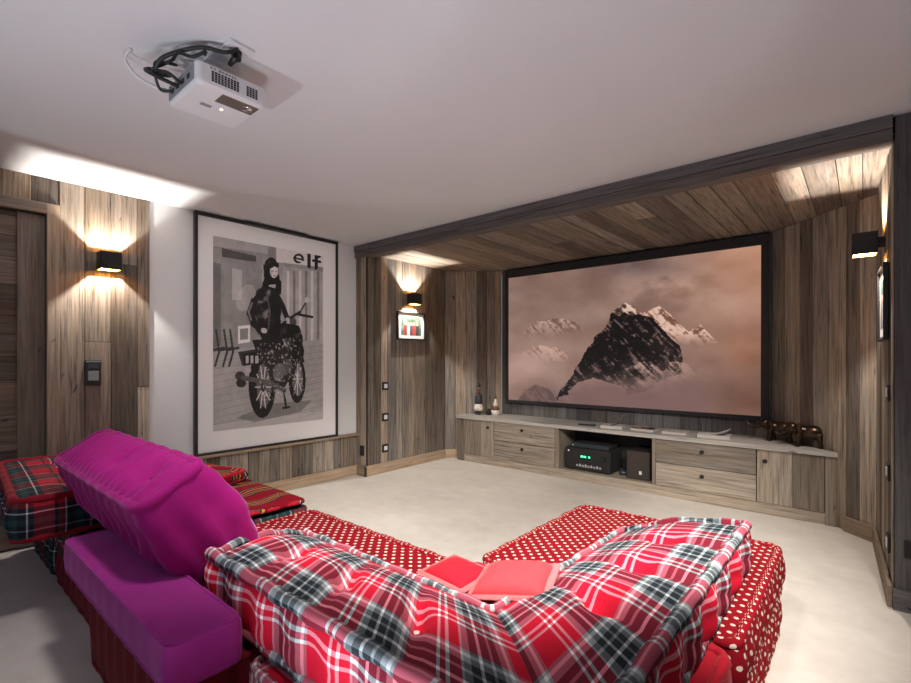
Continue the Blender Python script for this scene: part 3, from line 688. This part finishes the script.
# things on top of the cabinet
ZTt=ZT
def topxy(u,v): return on_z(u,v,ZTt)
def magazine(label,u,v,w,dp,rz,mi,n=1,curl=0.0):
    x,y=topxy(u,v); r=thing('magazine',label,'magazine',(x,y,ZTt),(0,0,rz),'magazines on the media cabinet')
    th=.007*n; nx_=10
    P=[];UV=[]
    pg=MB(); pg.box((-w/2,-dp/2,.0005),(w/2,dp/2,th),'x',.3); pg.build('pages',PAPER,r,.001)
    for i in range(nx_+1):
        s=-w/2+w*i/nx_; zc=th+.001+curl*max(0,(i/nx_-.35))**2
        P.append([(s,-dp/2-.001,zc),(s,dp/2+.001,zc)]); UV.append([(s,-dp/2),(s,dp/2)])
    cv=MB(); cv.grid(P,UV,.3); P2=[[(p[0],p[1],p[2]-.0008) for p in row][::-1] for row in P]; cv.grid(P2,UV,.3)
    cv.build('cover',MAG[mi],r); return r
magazine('pale pink magazine with a curling cover left of centre on the cabinet',613,428,.20,.15,.15,0,4,.25)
magazine('dark magazine with orange picture near the middle of the cabinet',645,430.5,.21,.15,-.05,1,3,.05)
magazine('flat pale grey magazine right of the orange one',676,433.5,.20,.15,.05,2,3)
magazine('white magazine with blue print nearest the elephants',714,437.5,.24,.15,.12,3,4,.12)
x,y=topxy(587,425.5); rm=thing('remote_control','flat black remote control left of the magazines','remote control',(x,y,ZTt),(0,0,.1)); box('body',(-.085,-.025,.0005),(.085,.025,.016),BLACK,rm,'x',.005)
m=MB()
for k in range(6):
    for q in (-1,0,1): m.box((-.06+k*.02,q*.013-.004,.0155),(-.05+k*.02,q*.013+.004,.018),'x',.3)
m.build('buttons',GREYP,rm)
# figurines
x,y=-3.505,4.529; fg=thing('figurine','tall figurine with dark blue body, white skirt and brown head on the cabinet','figurine',(x,y,ZTt),(0,0,-.35))
m=MB()
for s_ in (-1,1): m.ball((s_*.024,-.012,.016),(.017,.026,.017),8); m.tube([(s_*.024,0,.02),(s_*.024,0,.07)],.014,8)
m.build('boots',NAVY,fg)
m=MB(); m.lathe([(.0,.045),(.052,.05),(.058,.075),(.052,.11),(.040,.13),(.0,.132)]); m.ball((-.055,0,.07),.018,8); m.ball((.055,0,.07),.018,8); m.build('skirt',CREAM,fg)
m=MB(); m.lathe([(.0,.13),(.042,.13),(.044,.16),(.043,.22),(.034,.245),(.0,.25)]); m.build('jacket',NAVY,fg)
m=MB(); m.lathe([(.0,.24),(.013,.245),(.011,.28),(.012,.30),(.0,.31)]); m.build('neck',BROWNP,fg)
m=MB(); m.ball((0,0,.325),(.023,.024,.028),10); m.ball((0,-.024,.322),(.006,.008,.006),6); m.build('head',plain('tan_paint',(.30,.17,.11),.5),fg)
m=MB(); m.lathe([(.026,.333),(.025,.345),(.018,.360),(.008,.374),(.0,.378)]); m.build('hat',IRON,fg)
x,y=-3.346,4.655; fg=thing('figurine','shorter white and brown bell shaped figurine beside the screen','figurine',(x,y,ZTt))
m=MB(); m.lathe([(.0,.0),(.05,.0),(.054,.03),(.05,.055),(.0,.056)]); m.build('base',CREAM,fg)
m=MB(); m.lathe([(.0,.055),(.040,.055),(.045,.075),(.038,.10),(.0,.105)]); m.build('body',BROWNP,fg)
m=MB(); m.lathe([(.0,.10),(.034,.10),(.028,.13),(.014,.165),(.011,.19),(.0,.195)]); m.build('neck',CREAM,fg)
m=MB(); m.ball((0,0,.207),(.017,.017,.019),9); m.ball((0,0,.228),.008,7); m.build('head',BROWNP,fg)
x,y=-3.40,4.59; fg=thing('pepper_mill','little black pot between the two figurines','pot',(x,y,ZTt)); m=MB(); m.lathe([(.0,0),(.024,0),(.027,.03),(.022,.055),(.0,.056)]); m.build('pot_body',IRON,fg); m=MB(); m.lathe([(.0,.055),(.018,.055),(.014,.068),(.005,.075),(.0,.082)]); m.build('lid',IRON,fg)
fg.name='lidded_pot'
# elephants: one continuous body each
def elephant(label,x,y,rz,sc,raised):
    r=thing('elephant_figurine',label,'figurine',(x,y,ZTt),(0,0,rz),'bronze elephants'); r.scale=(sc,)*3
    m=MB()
    m.ball((.06,0,.108),(.078,.05,.056),12); m.ball((-.005,0,.112),(.05,.045,.05),12)
    m.ball((-.064,0,.138),(.040,.037,.040),12); m.ball((-.070,0,.160),(.027,.028,.020),10)
    for sx_,sy_,dx in ((-.02,-.027,-.012),(-.015,.027,.012),(.10,-.027,.012),(.105,.027,-.012)):
        m.tube([(sx_,sy_,.10),(sx_+dx*.5,sy_*1.05,.05),(sx_+dx,sy_*1.05,.001)],[.027,.018,.019],10)
    if raised: tr=[(-.085,0,.135),(-.115,0,.108),(-.145,0,.104),(-.175,0,.122),(-.195,0,.145),(-.215,0,.150)]
    else: tr=[(-.085,0,.135),(-.110,0,.105),(-.130,0,.088),(-.155,0,.085),(-.175,0,.098)]
    m.tube(tr,[.024,.019,.015,.012,.010,.008][:len(tr)],10)
    o=m.build('body',BRONZE,r,merge=False)
    q=o.modifiers.new('join','REMESH'); q.mode='VOXEL'; q.voxel_size=.005; q.use_smooth_shade=True
    q=o.modifiers.new('soft','SMOOTH'); q.iterations=4; q.factor=.5
    for s_ in (-1,1):
        P=[];UV=[]
        for i in range(7):
            a=-1.2+2.4*i/6; row=[];u_=[]
            for j in range(4): 
                q_=.012+.036*j/3*(.8+.35*math.cos(a-.4)); row.append((-.045+q_*math.cos(a)*.9,s_*(.030+.02*j/3),.135+q_*math.sin(a)-.012)); u_.append((i/6,j/3))
            P.append(row);UV.append(u_)
        e_=MB(); e_.grid(P,UV); e=e_.build('ear',BRONZE,r); sf=e.modifiers.new('thick','SOLIDIFY'); sf.thickness=.005
        tk=MB(); tk.tube([(-.085,s_*.018,.115),(-.11,s_*.022,.098),(-.135,s_*.022,.10)],[.007,.005,.002],8); tk.build('tusk',BRONZE,r)
    t_=MB(); t_.tube([(.135,0,.12),(.15,0,.09),(.152,0,.05)],[.006,.004,.003],6); t_.build('tail',BRONZE,r)
elephant('dark bronze elephant figurine with raised trunk leading towards the screen',-.555,4.63,.02,1.0,True)
elephant('dark bronze elephant figurine walking behind, nearest the angled corner',-.355,4.475,.05,1.02,False)

# ------------------------------------------------------------------ cushions
def rrect(x,y,L,W,r):
    ax,ay=abs(x)-(L/2-r),abs(y)-(W/2-r)
    if ax>0 and ay>0:
        mxx=max(ax,ay); ln=math.hypot(ax,ay); f=mxx/ln; ax*=f; ay*=f
        return math.copysign(L/2-r+ax,x),math.copysign(W/2-r+ay,y)
    return x,y
def perim(L,W,r,step=.02):
    pts=[]
    def ad(x,y): pts.append((x,y))
    nL=max(2,int((L-2*r)/step)); nW=max(2,int((W-2*r)/step))
    for i in range(nL): ad(-L/2+r+(L-2*r)*i/nL,-W/2)
    for i in range(5): a=-PI/2+PI/2*i/5; ad(L/2-r+r*math.cos(a),-W/2+r+r*math.sin(a))
    for i in range(nW): ad(L/2,-W/2+r+(W-2*r)*i/nW)
    for i in range(5): a=PI/2*i/5; ad(L/2-r+r*math.cos(a),W/2-r+r*math.sin(a))
    for i in range(nL): ad(L/2-r-(L-2*r)*i/nL,W/2)
    for i in range(5): a=PI/2+PI/2*i/5; ad(-L/2+r+r*math.cos(a),W/2-r+r*math.sin(a))
    for i in range(nW): ad(-L/2,W/2-r-(W-2*r)*i/nW)
    for i in range(5): a=PI+PI/2*i/5; ad(-L/2+r+r*math.cos(a),-W/2+r+r*math.sin(a))
    return pts
def wob(x,y,k=1.0): return math.sin(x*13*k+1.3)*math.cos(y*11*k+.4)*.5+math.sin(x*29*k+y*17*k)*.3
def cushion_body(L,W,z0,z1,dome=.012,bulge=.018,tufts=(),tdep=.03,tsig=.05,ribs=0,ribh=.007,pleat=.006,cr=.045,step=.03,uvo=(0,0),endribs=0):
    """mattress cushion: domed buttoned top, bulging pleated sides, flat base"""
    m=MB(); nx=max(8,int(L/step)); ny=max(8,int(W/step))
    def top(x,y):
        e=(1-abs(2*x/L)**4)*(1-abs(2*y/W)**4); z=z1+dome*max(0,e)+.004*wob(x,y)*max(0,e)
        for (a,b) in tufts: z-=tdep*math.exp(-((x-a)**2+(y-b)**2)/tsig**2)+tdep*.25*math.exp(-((x-a)/.02)**2)*math.exp(-((y-b)/.16)**2)
        if ribs: z+=ribh*abs(math.sin((x+.012*math.sin(y*22))*PI/ribs))**.8*max(0,e)**.5
        return z
    P=[];UV=[]
    for i in range(nx+1):
        row=[];u=[]
        for j in range(ny+1):
            x,y=rrect(-L/2+L*i/nx,-W/2+W*j/ny,L,W,cr); row.append((x,y,top(x,y))); u.append((x+uvo[0],y+uvo[1]))
        P.append(row);UV.append(u)
    m.grid(P,UV)
    m.grid([[(p[0],p[1],z0) for p in row][::-1] for row in P],[q[::-1] for q in UV])
    pp=perim(L,W,cr); ns=7; P=[];UV=[]; acc=0; N=len(pp)
    for i in range(N+1):
        a=pp[i%N]; b=pp[(i+1)%N]; pv=pp[i-1] if i<=N-1 or i==0 else pp[N-1]
        tx,ty=b[0]-pp[(i-1)%N][0],b[1]-pp[(i-1)%N][1]; ln=math.hypot(tx,ty) or 1; nx_,ny_=ty/ln,-tx/ln
        row=[];u=[]
        for k in range(ns+1):
            t=k/ns; o=bulge*math.sin(PI*t)*(1+.25*wob(acc,t))+pleat*math.sin(acc*2*PI/.11)*math.sin(PI*t)
            if endribs: o+=.026*(abs(math.sin(PI*t*endribs))-.4)*math.sin(PI*t)**.5; 
            row.append((a[0]+nx_*o,a[1]+ny_*o,z0+(z1-z0)*t)); u.append((acc+uvo[0],z0+(z1-z0)*t+uvo[1]))
        P.append(row);UV.append(u); acc+=math.dist(a,b)
    m.grid(P,UV); return m
def roll(L,W,z,rad,cr=.045,lift=0):
    m=MB(); pp=perim(L-rad*.9,W-rad*.9,cr,.02)
    m.tube([(x,y,z+.0025*wob(x*2,y*2)) for x,y in pp],[rad*(1+.10*math.sin(i*.9)+.06*math.sin(i*2.3)) for i in range(len(pp))],8,closed=True)
    return m
def tuft(par,x,y,z,mat,name='tuft_button'):
    m=MB(); m.ball((x,y,z),(.013,.013,.007),6); return m.build(name,mat,par)
def mattress(par,name,L,W,z0,z1,mat,rollmat=None,**k):
    rad=k.pop('rad',.016)
    b=cushion_body(L,W,z0+rad*.6,z1-rad*.8,**k).build(name,mat,par)
    roll(L,W,z1-rad,rad).build('edge_roll',rollmat or mat,par); roll(L,W,z0+rad+.001,rad).build('edge_roll',rollmat or mat,par)
    return b
SH=.38
def grid_tufts(L,W,n,k): return [(-L/2+L*(i+.5)/n,-W/2+W*(j+.5)/k) for i in range(n) for j in range(k)]
def seat(label,x0,x1,y0,y1,lower,upper,z=0,dome=.006,group='sofa seats'):
    L,W=x1-x0,y1-y0; r=thing('sofa_seat',label,'sofa',((x0+x1)/2,(y0+y1)/2,0),(0,0,0),group)
    mattress(r,'lower_cushion',L-.02,W-.02,0.0,.19,lower,dome=0,bulge=.014,rad=.017)
    mattress(r,'upper_cushion',L,W,.192,SH,upper,dome=dome,bulge=.014,rad=.017)
    return r
seat('red white dotted seat under the right arm of the plaid corner backrest, nearest the screen',-1.215,-.275,1.575,2.545,DOTS,DOTS)
seat('plain red topped corner seat holding the two red pillows',-1.225,-.285,.74,1.535,PLAID,REDC)
seat('dark red dotted seat in the middle of the sofa behind the plaid backrest',-2.31,-1.275,.74,1.49,DOTS,DOTS)
seat('dark plaid seat under the kilim throw beside the magenta back cushion',-3.33,-2.355,.56,1.50,DKRED,PLAID_DK)
bb=thing('base_block','red and white plaid base under the near arm of the corner backrest','base',(-.79,.665,0))
mattress(bb,'cushion',.97,.09,0,SH,PLAID,bulge=.006,dome=0,rad=.012,cr=.02)
b2=thing('base_block','dark red base under the smooth purple velvet block','base',(-1.835,.605,0))
mattress(b2,'cushion',1.02,.20,0,.372,DKRED,bulge=.006,dome=0,rad=.012,cr=.02)
kt=thing('kilim_throw','black and red kilim throw spread on the seat below the large print','throw',(-2.845,1.20,SH+.008))
cushion_body(.94,.585,.008,.030,dome=.012,bulge=.004,cr=.03).build('weave',KILIM,kt); roll(.94,.585,.018,.012,.03).build('edge_roll',REDC,kt)
# the low seat under the dark plaid cushion, against the left wall
seat('dark plaid covered seat end nearest the door',-3.97,-3.37,.56,1.42,PLAID_DK,PLAID_DK)

# ------------------------------------------------------------------ plaid corner backrest (L shaped, wedge section)
BR=thing('corner_backrest','large buttoned red, white and grey plaid corner backrest in front','backrest',(-.9,1.0,SH))
OFF=Vector((-.9,1.0,SH))
zb,zo,zi=SH+.012,.572,.425
O=[(-1.615,.665),(-.345,.665),(-.345,2.12)]; I=[(-1.90,1.19),(-.865,1.19),(-.83,2.14)]
def lerp2(a,b,t): return (a[0]+(b[0]-a[0])*t,a[1]+(b[1]-a[1])*t)
arms=[(O[0],O[1],I[0],I[1],1.27),(O[1],O[2],I[1],I[2],1.40)]
tufts=[[(.20,.45),(.46,.44),(.72,.43)],[(.30,.42),(.54,.42),(.78,.42)]]
tpos=[]
body=MB()
def top_z(w,t,arm):
    z=zo+(zi-zo)*w+.034*math.sin(PI*min(1,max(0,w)))
    for (a,b) in tufts[arm]:
        L=arms[arm][4]; ds=(t-a)*L; dw=(w-b)*.53
        z-=.052*math.exp(-(ds*ds+dw*dw)/.055**2)+.020*math.exp(-(ds/.030)**2)*math.exp(-(dw/.20)**2)
    ends=abs(t-.0 if arm==0 else 1-t)
    return z-.02*math.exp(-ends/.03)
nw=22; ns=12
for arm,(o0,o1,i0,i1,L) in enumerate(arms):
    nt=int(L/.022); P=[];UV=[]
    for i in range(nt+1):
        t=i/nt; o=lerp2(o0,o1,t); q=lerp2(i0,i1,t); row=[];u=[]
        dx,dy=o[0]-q[0],o[1]-q[1]; ln=math.hypot(dx,dy); nx_,ny_=dx/ln,dy/ln
        s=t*L+arm*.18; acc=0
        # outer face (bottom -> top)
        for k in range(ns):
            f=k/ns; z=zb+(zo-zb)*f; bul=.022*math.sin(PI*f)*(1+.5*math.sin(s*2*PI/.16))+.012*abs(math.sin(2*PI*f))*(.6+.4*math.sin(s*2*PI/.16+1))
            row.append((o[0]+nx_*bul,o[1]+ny_*bul,z)); u.append((s,-.2+.2*f))
        for k in range(nw+1):
            w=k/nw; p=lerp2(o,q,w); row.append((p[0],p[1],top_z(w,t,arm)+.003*wob(s,w))); u.append((s,w*.53))
        for k in range(1,6):
            f=k/5; z=zi+(zb-zi)*f; row.append((q[0]-nx_*.012*math.sin(PI*f),q[1]-ny_*.012*math.sin(PI*f),z)); u.append((s,.53+.04*f))
        P.append([Vector(p)-OFF for p in row]);UV.append(u)
    body.grid([r_ [::-1] for r_ in P],[r_[::-1] for r_ in UV])
    # base sheet
    base=[[Vector((*lerp2(lerp2(o0,o1,i/nt),lerp2(i0,i1,i/nt),w),zb))-OFF for w in (0,.5,1)] for i in range(nt+1)]
    body.grid(base,[[(i*.02,0),(i*.02,.25),(i*.02,.5)] for i in range(nt+1)])
    endrow=P[0] if arm==0 else P[-1][::-1]
    ctr=sum(endrow,Vector())/len(endrow)
    bulgev=(Vector((*lerp2(o0,i0,.5),0))-Vector((*lerp2(o1,i1,.5),0))).normalized()*(.03 if arm==0 else -.03)
    mid=[p.lerp(ctr,.4)+bulgev*.8 for p in endrow]; n_=len(endrow)
    uvE=[[(p.y+p.x,p.z) for p in row] for row in (endrow,mid)]
    body.grid([endrow,mid,[ctr+bulgev]*n_],uvE+[[(ctr.x+ctr.y,ctr.z)]*n_],closed_v=True)
body.build('cushion',PLAID,BR)
def poly_roll(pts,rad,name,seedk=0,par=None,off=OFF,mat=None):
    dense=[]
    for a,b in zip(pts[:-1],pts[1:]):
        a,b=Vector(a),Vector(b); n=max(2,int((b-a).length/.02))
        for i in range(n): dense.append(a.lerp(b,i/n))
    dense.append(Vector(pts[-1]))
    for _ in range(3): dense=[dense[0]]+[(dense[i-1]+dense[i]*2+dense[i+1])/4 for i in range(1,len(dense)-1)]+[dense[-1]]
    m=MB(); m.tube([p-off+Vector((0,0,.003*math.sin(i*.8+seedk))) for i,p in enumerate(dense)],[rad*(1+.10*math.sin(i*.7+seedk)) for i in range(len(dense))],10)
    return m.build(name,mat or PLAID,par or BR)
rt=.020
poly_roll([(*O[0],zo-.002),(*O[1],zo),(*O[2],zo-.012)],rt,'edge_roll')
poly_roll([(*O[0],zb+.016),(*O[1],zb+.016),(*O[2],zb+.016)],.018,'edge_roll',1)
poly_roll([(*I[0],zi+.004),(*I[1],zi+.004),(*I[2],zi+.006)],.014,'edge_roll',2)
def endroll(o,i,arm,s):
    poly_roll([(*lerp2(o,i,w),top_z(w,0 if arm==0 else 1,arm)+.006) for w in [k/10 for k in range(11)]],.019,'edge_roll',s)
    poly_roll([(*o,zb+.016),(*i,zb+.014)],.016,'edge_roll',s+1); 
endroll(O[0],I[0],0,4); endroll(O[2],I[2],1,6)
for arm in (0,1):
    o0,o1,i0,i1,L=arms[arm]
    for a,b in tufts[arm]:
        p=lerp2(lerp2(o0,o1,a),lerp2(i0,i1,a),b); z=top_z(b,a,arm); tuft(BR,p[0]-OFF[0],p[1]-OFF[1],z-OFF[2]+.006,PINKR if (arm,a) in((1,.30),(0,.20)) else CREAM)

# ------------------------------------------------------------------ dark plaid back cushion by the door
def loose(name,label,cat,loc,rot,L,W,H,mat,rollmat=None,group=None,tm=None,**k):
    r=thing(name,label,cat,loc,rot,group); tf=k.get('tufts',())
    rad=k.get('rad',.018); k['rad']=rad
    mattress(r,'cushion',L,W,0,H,mat,rollmat,**k)
    for a,b in tf: tuft(r,a,b,H-rad*.8+k.get('dome',.012)-k.get('tdep',.03)+.004,tm or rollmat or mat)
    return r
loose('back_cushion','dark navy and red plaid cushion at the door end of the sofa','cushion',(-3.335,.61,SH+.010),(0,0,-.06),1.13,.50,.205,PLAID_DK,WINE,'back cushions',dome=.02,bulge=.022,tufts=[(-.3,0),(.05,0),(.36,0)],tdep=.03)
# ------------------------------------------------------------------ purple velvet block and quilted cushion
loose('bolster_block','smooth purple velvet block at the back of the sofa','cushion',(-1.84,.525,.374),(0,0,0),1.10,.19,.122,VELVET,VELVET,'back cushions',dome=.004,bulge=.004,pleat=.001,rad=.006,cr=.025)
T=math.atan2(.25,.15)
pc=loose('back_cushion','magenta quilted cushion leaning back over the purple block','cushion',(0,0,0),(0,0,0),1.18,.235,.425,MAGENTA,MAGENTA,'back cushions',dome=.022,bulge=.026,ribs=.058,ribh=.016,pleat=.012,rad=.020,tufts=[(.42,0.),(.1,.0)],tdep=.02,endribs=3,step=.012)
lean=math.atan2(.16,.264)
pc.rotation_euler=(lean,0,.0)
yc0,zc0=.575,.80   # middle of the top edge
pc.location=(-2.29,yc0+.425*math.sin(lean),zc0-.425*math.cos(lean))

# kilim cushion with yellow tassels behind the magenta one
loose('kilim_pillow','small kilim pillow lying on the kilim throw near the dado','pillow',(-3.12,1.27,SH+.052),(0,0,.3),.38,.28,.07,KILIM,REDC,'pillows',dome=.02,bulge=.012,rad=.012)
# red pillows
def pillow(label,loc,rot,L,W,H,mat):
    r=thing('throw_pillow',label,'pillow',loc,rot,'red pillows'); m=MB(); n=18; P=[];Q=[];UV=[]
    for i in range(n+1):
        a=-1+2*i/n; r1=[];r2=[];u=[]
        for j in range(n+1):
            b=-1+2*j/n; px_=1-.10*(1-abs(b))**1.5*0-.07*(b*b<1)*(1-b*b)*.6; py_=1-.07*(1-a*a)*.6
            x,y=a*L/2*px_,b*W/2*py_; h=H/2*((1-a**4)*(1-b**4))**.6*(1+.12*wob(a,b))
            r1.append((x,y,H/2+h)); r2.append((x,y,H/2-h)); u.append((x,y))
        P.append(r1);Q.append(r2[::-1]);UV.append(u)
    m.grid(P,UV); m.grid(Q,[u[::-1] for u in UV]); m.build('cover',mat,r)
    fr=MB(); k=0
    edge=[(P[i][0]) for i in range(n+1)]+[P[n][j] for j in range(n+1)]+[P[n-i][n] for i in range(n+1)]+[P[0][n-j] for j in range(n+1)]
    for a,b in zip(edge[:-1],edge[1:]):
        for f in (0,.33,.66):
            p=Vector(a).lerp(Vector(b),f); d=Vector((p.x,p.y,0)).normalized(); fr.tube([p-d*.004,p+d*.012+Vector((0,0,.002)),p+d*.02+Vector((0,0,-.004))],[.0035,.003,.0015],5)
    o=fr.build('fringe',m_fr,r); return r
m_fr=m_fabric('pale_pink_fringe',(.60,.13,.14),(.68,.20,.20),sheen=.2)
pillow('coral red fringed pillow standing in the inner corner of the plaid backrest',(-.895,1.365,SH+.030),(0.10,-.17,.30),.25,.20,.085,PINKR)
pillow('flat red fringed pillow lying left of the coral pillow',(-1.13,1.335,SH+.016),(.04,0,-.08),.20,.17,.05,REDC)

# ------------------------------------------------------------------ projector on the ceiling
PJ=thing('projector','white ceiling mounted projector above the sofa','projector',(-1.95,.83,2.195))
px0,px1,py0,py1=-.14,.14,-.132,.13; ph=.082
m=MB()
def rbox(mb,x0,x1,y0,y1,z0,z1,cr):
    L,W=x1-x0,y1-y0; cx,cy=(x0+x1)/2,(y0+y1)/2; pp=perim(L,W,cr,.05); N=len(pp)
    zs=[(z0,-.012),(z0+.008,-.002),(z0+.016,0),(z1-.01,0),(z1-.003,-.003),(z1,-.010)]
    P=[[(cx+p[0]*(1+2*o/L),cy+p[1]*(1+2*o/W),z) for p in pp] for z,o in zs]
    mb.grid([r_[::-1] for r_ in P],[[(0,0)]*N for _ in zs],closed_v=True,sm=False)
    mb.face(P[0][::-1],[(0,0)]*N); mb.face(P[-1],[(0,0)]*N)
rbox(m,px0,px1,py0,py1,0,ph,.02); m.build('body',WHITEP,PJ)
m=MB(); m.box((px0+.02,py0-.002,.014),(px1-.02,py0+.003,ph-.012),'x',.2); m.build('connector_panel',GREYP,PJ,.001)
for k in range(4): box('port',(-.09+k*.05,py0-.004,.03),(-.065+k*.05,py0-.0015,.048),BLACKM,PJ,'x',.001)
m=MB()
for row in range(5):
    for k in range(9): m.box((px1-.001,-.08+k*.0115,.020+row*.008),(px1+.0015,-.08+k*.0115+.008,.0255+row*.008),'y',.2)
m.build('vent',BLACKM,PJ); m=MB()
for row in range(5):
    for k in range(4): m.box((px1-.001,.05+k*.0115,.020+row*.008),(px1+.0015,.05+k*.0115+.008,.0255+row*.008),'y',.2)
m.build('vent',BLACKM,PJ)
m=MB()
for k,(a,b) in enumerate(((-.085,-.077),(-.073,-.066),(-.055,-.045),(-.041,-.035),(-.031,-.022),(-.018,-.012),(-.007,.0),(.004,.009))): m.box((px1-.001,a,.063),(px1+.001,b,.0705),'y',.2)
m.build('marking',GREYP,PJ)
m=MB(); m.box((.045,-.03,-.002),(.118,.112,.003),'y',.3); m.build('lens_recess',plain('recess_bronze',(.20,.16,.13),.3,.5),PJ,.002)
m=MB(); m.ball((.085,.08,-.001),(.022,.022,.009),10); m.build('lens',LENS,PJ)
m=MB(); m.ball((.0,.015,-.0005),(.006,.006,.003),6); m.build('status_light',LEDY,PJ)
m=MB(); m.box((-.02,-.06,-.0015),(.0,-.02,.002),'y',.2); m.build('rating_label',GREYP,PJ)
m=MB(); m.tube([(0,0,ph-.002),(0,0,2.37-2.195)],.022,14); m.tube([(0,0,.163),(0,0,.1748)],.05,16)
for a in range(4):
    q=PI/4+a*PI/2; m.tube([(0,0,ph+.012),(.09*math.cos(q),.09*math.sin(q),ph+.004)],.006,6)
m.build('ceiling_mount',WHITEP,PJ)
def smooth_path(pts,n=8):
    out=[]; P=[Vector(p) for p in pts]; P=[P[0]]+P+[P[-1]]
    for i in range(1,len(P)-2):
        for k in range(n):
            t=k/n; a,b,c,d=P[i-1:i+3]
            out.append(.5*((2*b)+(-a+c)*t+(2*a-5*b+4*c-d)*t*t+(-a+3*b-3*c+d)*t**3))
    out.append(P[-2]); return out
m=MB()
m.tube(smooth_path([(-.03,py0,.04),(-.04,-.19,.05),(-.10,-.22,.09),(-.13,-.18,.12),(-.09,-.14,.10),(-.05,-.20,.07),(0,-.20,.10),(.06,-.15,.13),(.12,-.10,.14),(.16,-.04,.135),(.175,0.0,.16)]),.0075,8)
m.tube(smooth_path([(.0,py0,.04),(.0,-.18,.06),(-.06,-.21,.08),(-.02,-.16,.12),(.05,-.16,.12),(.10,-.13,.10),(.13,-.10,.12),(.08,-.08,.14)]),.006,8)
m.tube(smooth_path([(-.08,py0,.04),(-.11,-.17,.045),(-.06,-.20,.11),(.0,-.15,.10),(.03,-.19,.08)]),.0055,8)
m.build('power_cable',BLACK,PJ)
m=MB(); m.tube(smooth_path([(-.10,py0+.01,.05),(-.13,-.17,.055),(-.17,-.23,.09),(-.175,-.265,.14),(-.15,-.255,.174)]),.006,8); m.build('white_cable',WHITEP,PJ)
OT=thing('ceiling_socket','white square ceiling socket with black plug beside the projector','socket',(*on_z(236.5,50.5,ZC-.006),ZC),(0,0,.05))
box('plate',(-.048,-.048,-.012),(.048,.048,0),WHITEP,OT,'x',.003)
m=MB(); m.tube([(0,0,-.011),(0,0,-.040)],[.020,.017],14); m.tube([(0,0,-.030),(-.015,-.01,-.048),(-.025,-.015,-.062)],[.014,.010,.007],10); m.build('plug',BLACK,OT)

# ------------------------------------------------------------------ camera, light
cam=bpy.data.cameras.new('camera'); co=bpy.data.objects.new('camera',cam); COL.objects.link(co)
co.location=(0,0,EYE); co.rotation_euler=(PI/2,0,YAW); cam.sensor_width=36; cam.lens=F_PX/911*36; cam.shift_y=17.5/911; cam.clip_start=.02
S.camera=co
def area(name,loc,target,sx_,sy_,power,col,spread=PI):
    L=bpy.data.lights.new(name,'AREA'); L.shape='RECTANGLE'; L.size=sx_; L.size_y=sy_; L.energy=power; L.color=col; L.spread=spread
    o=bpy.data.objects.new(name,L); COL.objects.link(o); o.location=loc
    o.rotation_euler=(Vector(target)-Vector(loc)).to_track_quat('-Z','Y').to_euler(); return o
def spot(name,loc,target,power,col,angle,blend,size=.02):
    L=bpy.data.lights.new(name,'SPOT'); L.energy=power; L.color=col; L.spot_size=angle; L.spot_blend=blend; L.shadow_soft_size=size
    o=bpy.data.objects.new(name,L); COL.objects.link(o); o.location=loc
    o.rotation_euler=(Vector(target)-Vector(loc)).to_track_quat('-Z','Y').to_euler(); return o
area('cool_fill',(-2.05,RY-.15,1.5),(-2.05,0,1.3),2.3,1.3,9,(.66,.70,1.0))  # added cool fill light set outside the rear opening
# added spots out of view, no fixtures: light seats, open floor and print
spot('fill_spot',(-.55,.45,2.33),(-1.75,2.4,.1),260,(1,.96,.90),math.radians(70),.7,.12)
spot('fill_spot.001',(.45,1.1,2.33),(-1.5,2.95,0),380,(1,.95,.88),math.radians(64),.7,.12)
spot('fill_spot.003',(-.6,1.0,2.33),(-4.0,2.25,1.25),110,(1,.96,.94),math.radians(48),.8,.10)
spot('fill_spot.002',(-1.5,.55,2.30),(-2.25,1.05,.5),62,(1,.92,.92),math.radians(66),.9,.10)
# uplighter standing behind the sofa: the rim of its cone passes the ceiling near the beam
UP=Vector((-1.75,-.65,.78)); rim=[(Vector((*on_z(u,v,ZC),ZC))-UP).normalized() for u,v in ((812,35),(740,110),(612,182))]
axis=(rim[0]-rim[1]).cross(rim[1]-rim[2]).normalized()
if axis.z<0: axis=-axis
spot('uplight',UP,UP+axis,30,(.95,.97,1.0),2*math.acos(axis.dot(rim[1])),.06,.02)
spot('ceiling_fill',(-.8,.22,.48),(-.75,1.2,2.37),44,(.88,.93,1.0),math.radians(155),1.0,.30)  # added wide fill spot that brightens the ceiling, no real lamp
wd=bpy.data.worlds.new('world'); S.world=wd; wd.use_nodes=True; bg=wd.node_tree.nodes['Background']; bg.inputs[0].default_value=(.75,.85,1,1); bg.inputs[1].default_value=.25
vs=S.view_settings; vs.view_transform='Standard'; vs.look='None'; vs.exposure=0.42; vs.gamma=1.0; vs.use_curve_mapping=False
S.cycles.max_bounces=8; S.cycles.diffuse_bounces=5; S.cycles.sample_clamp_indirect=4.0
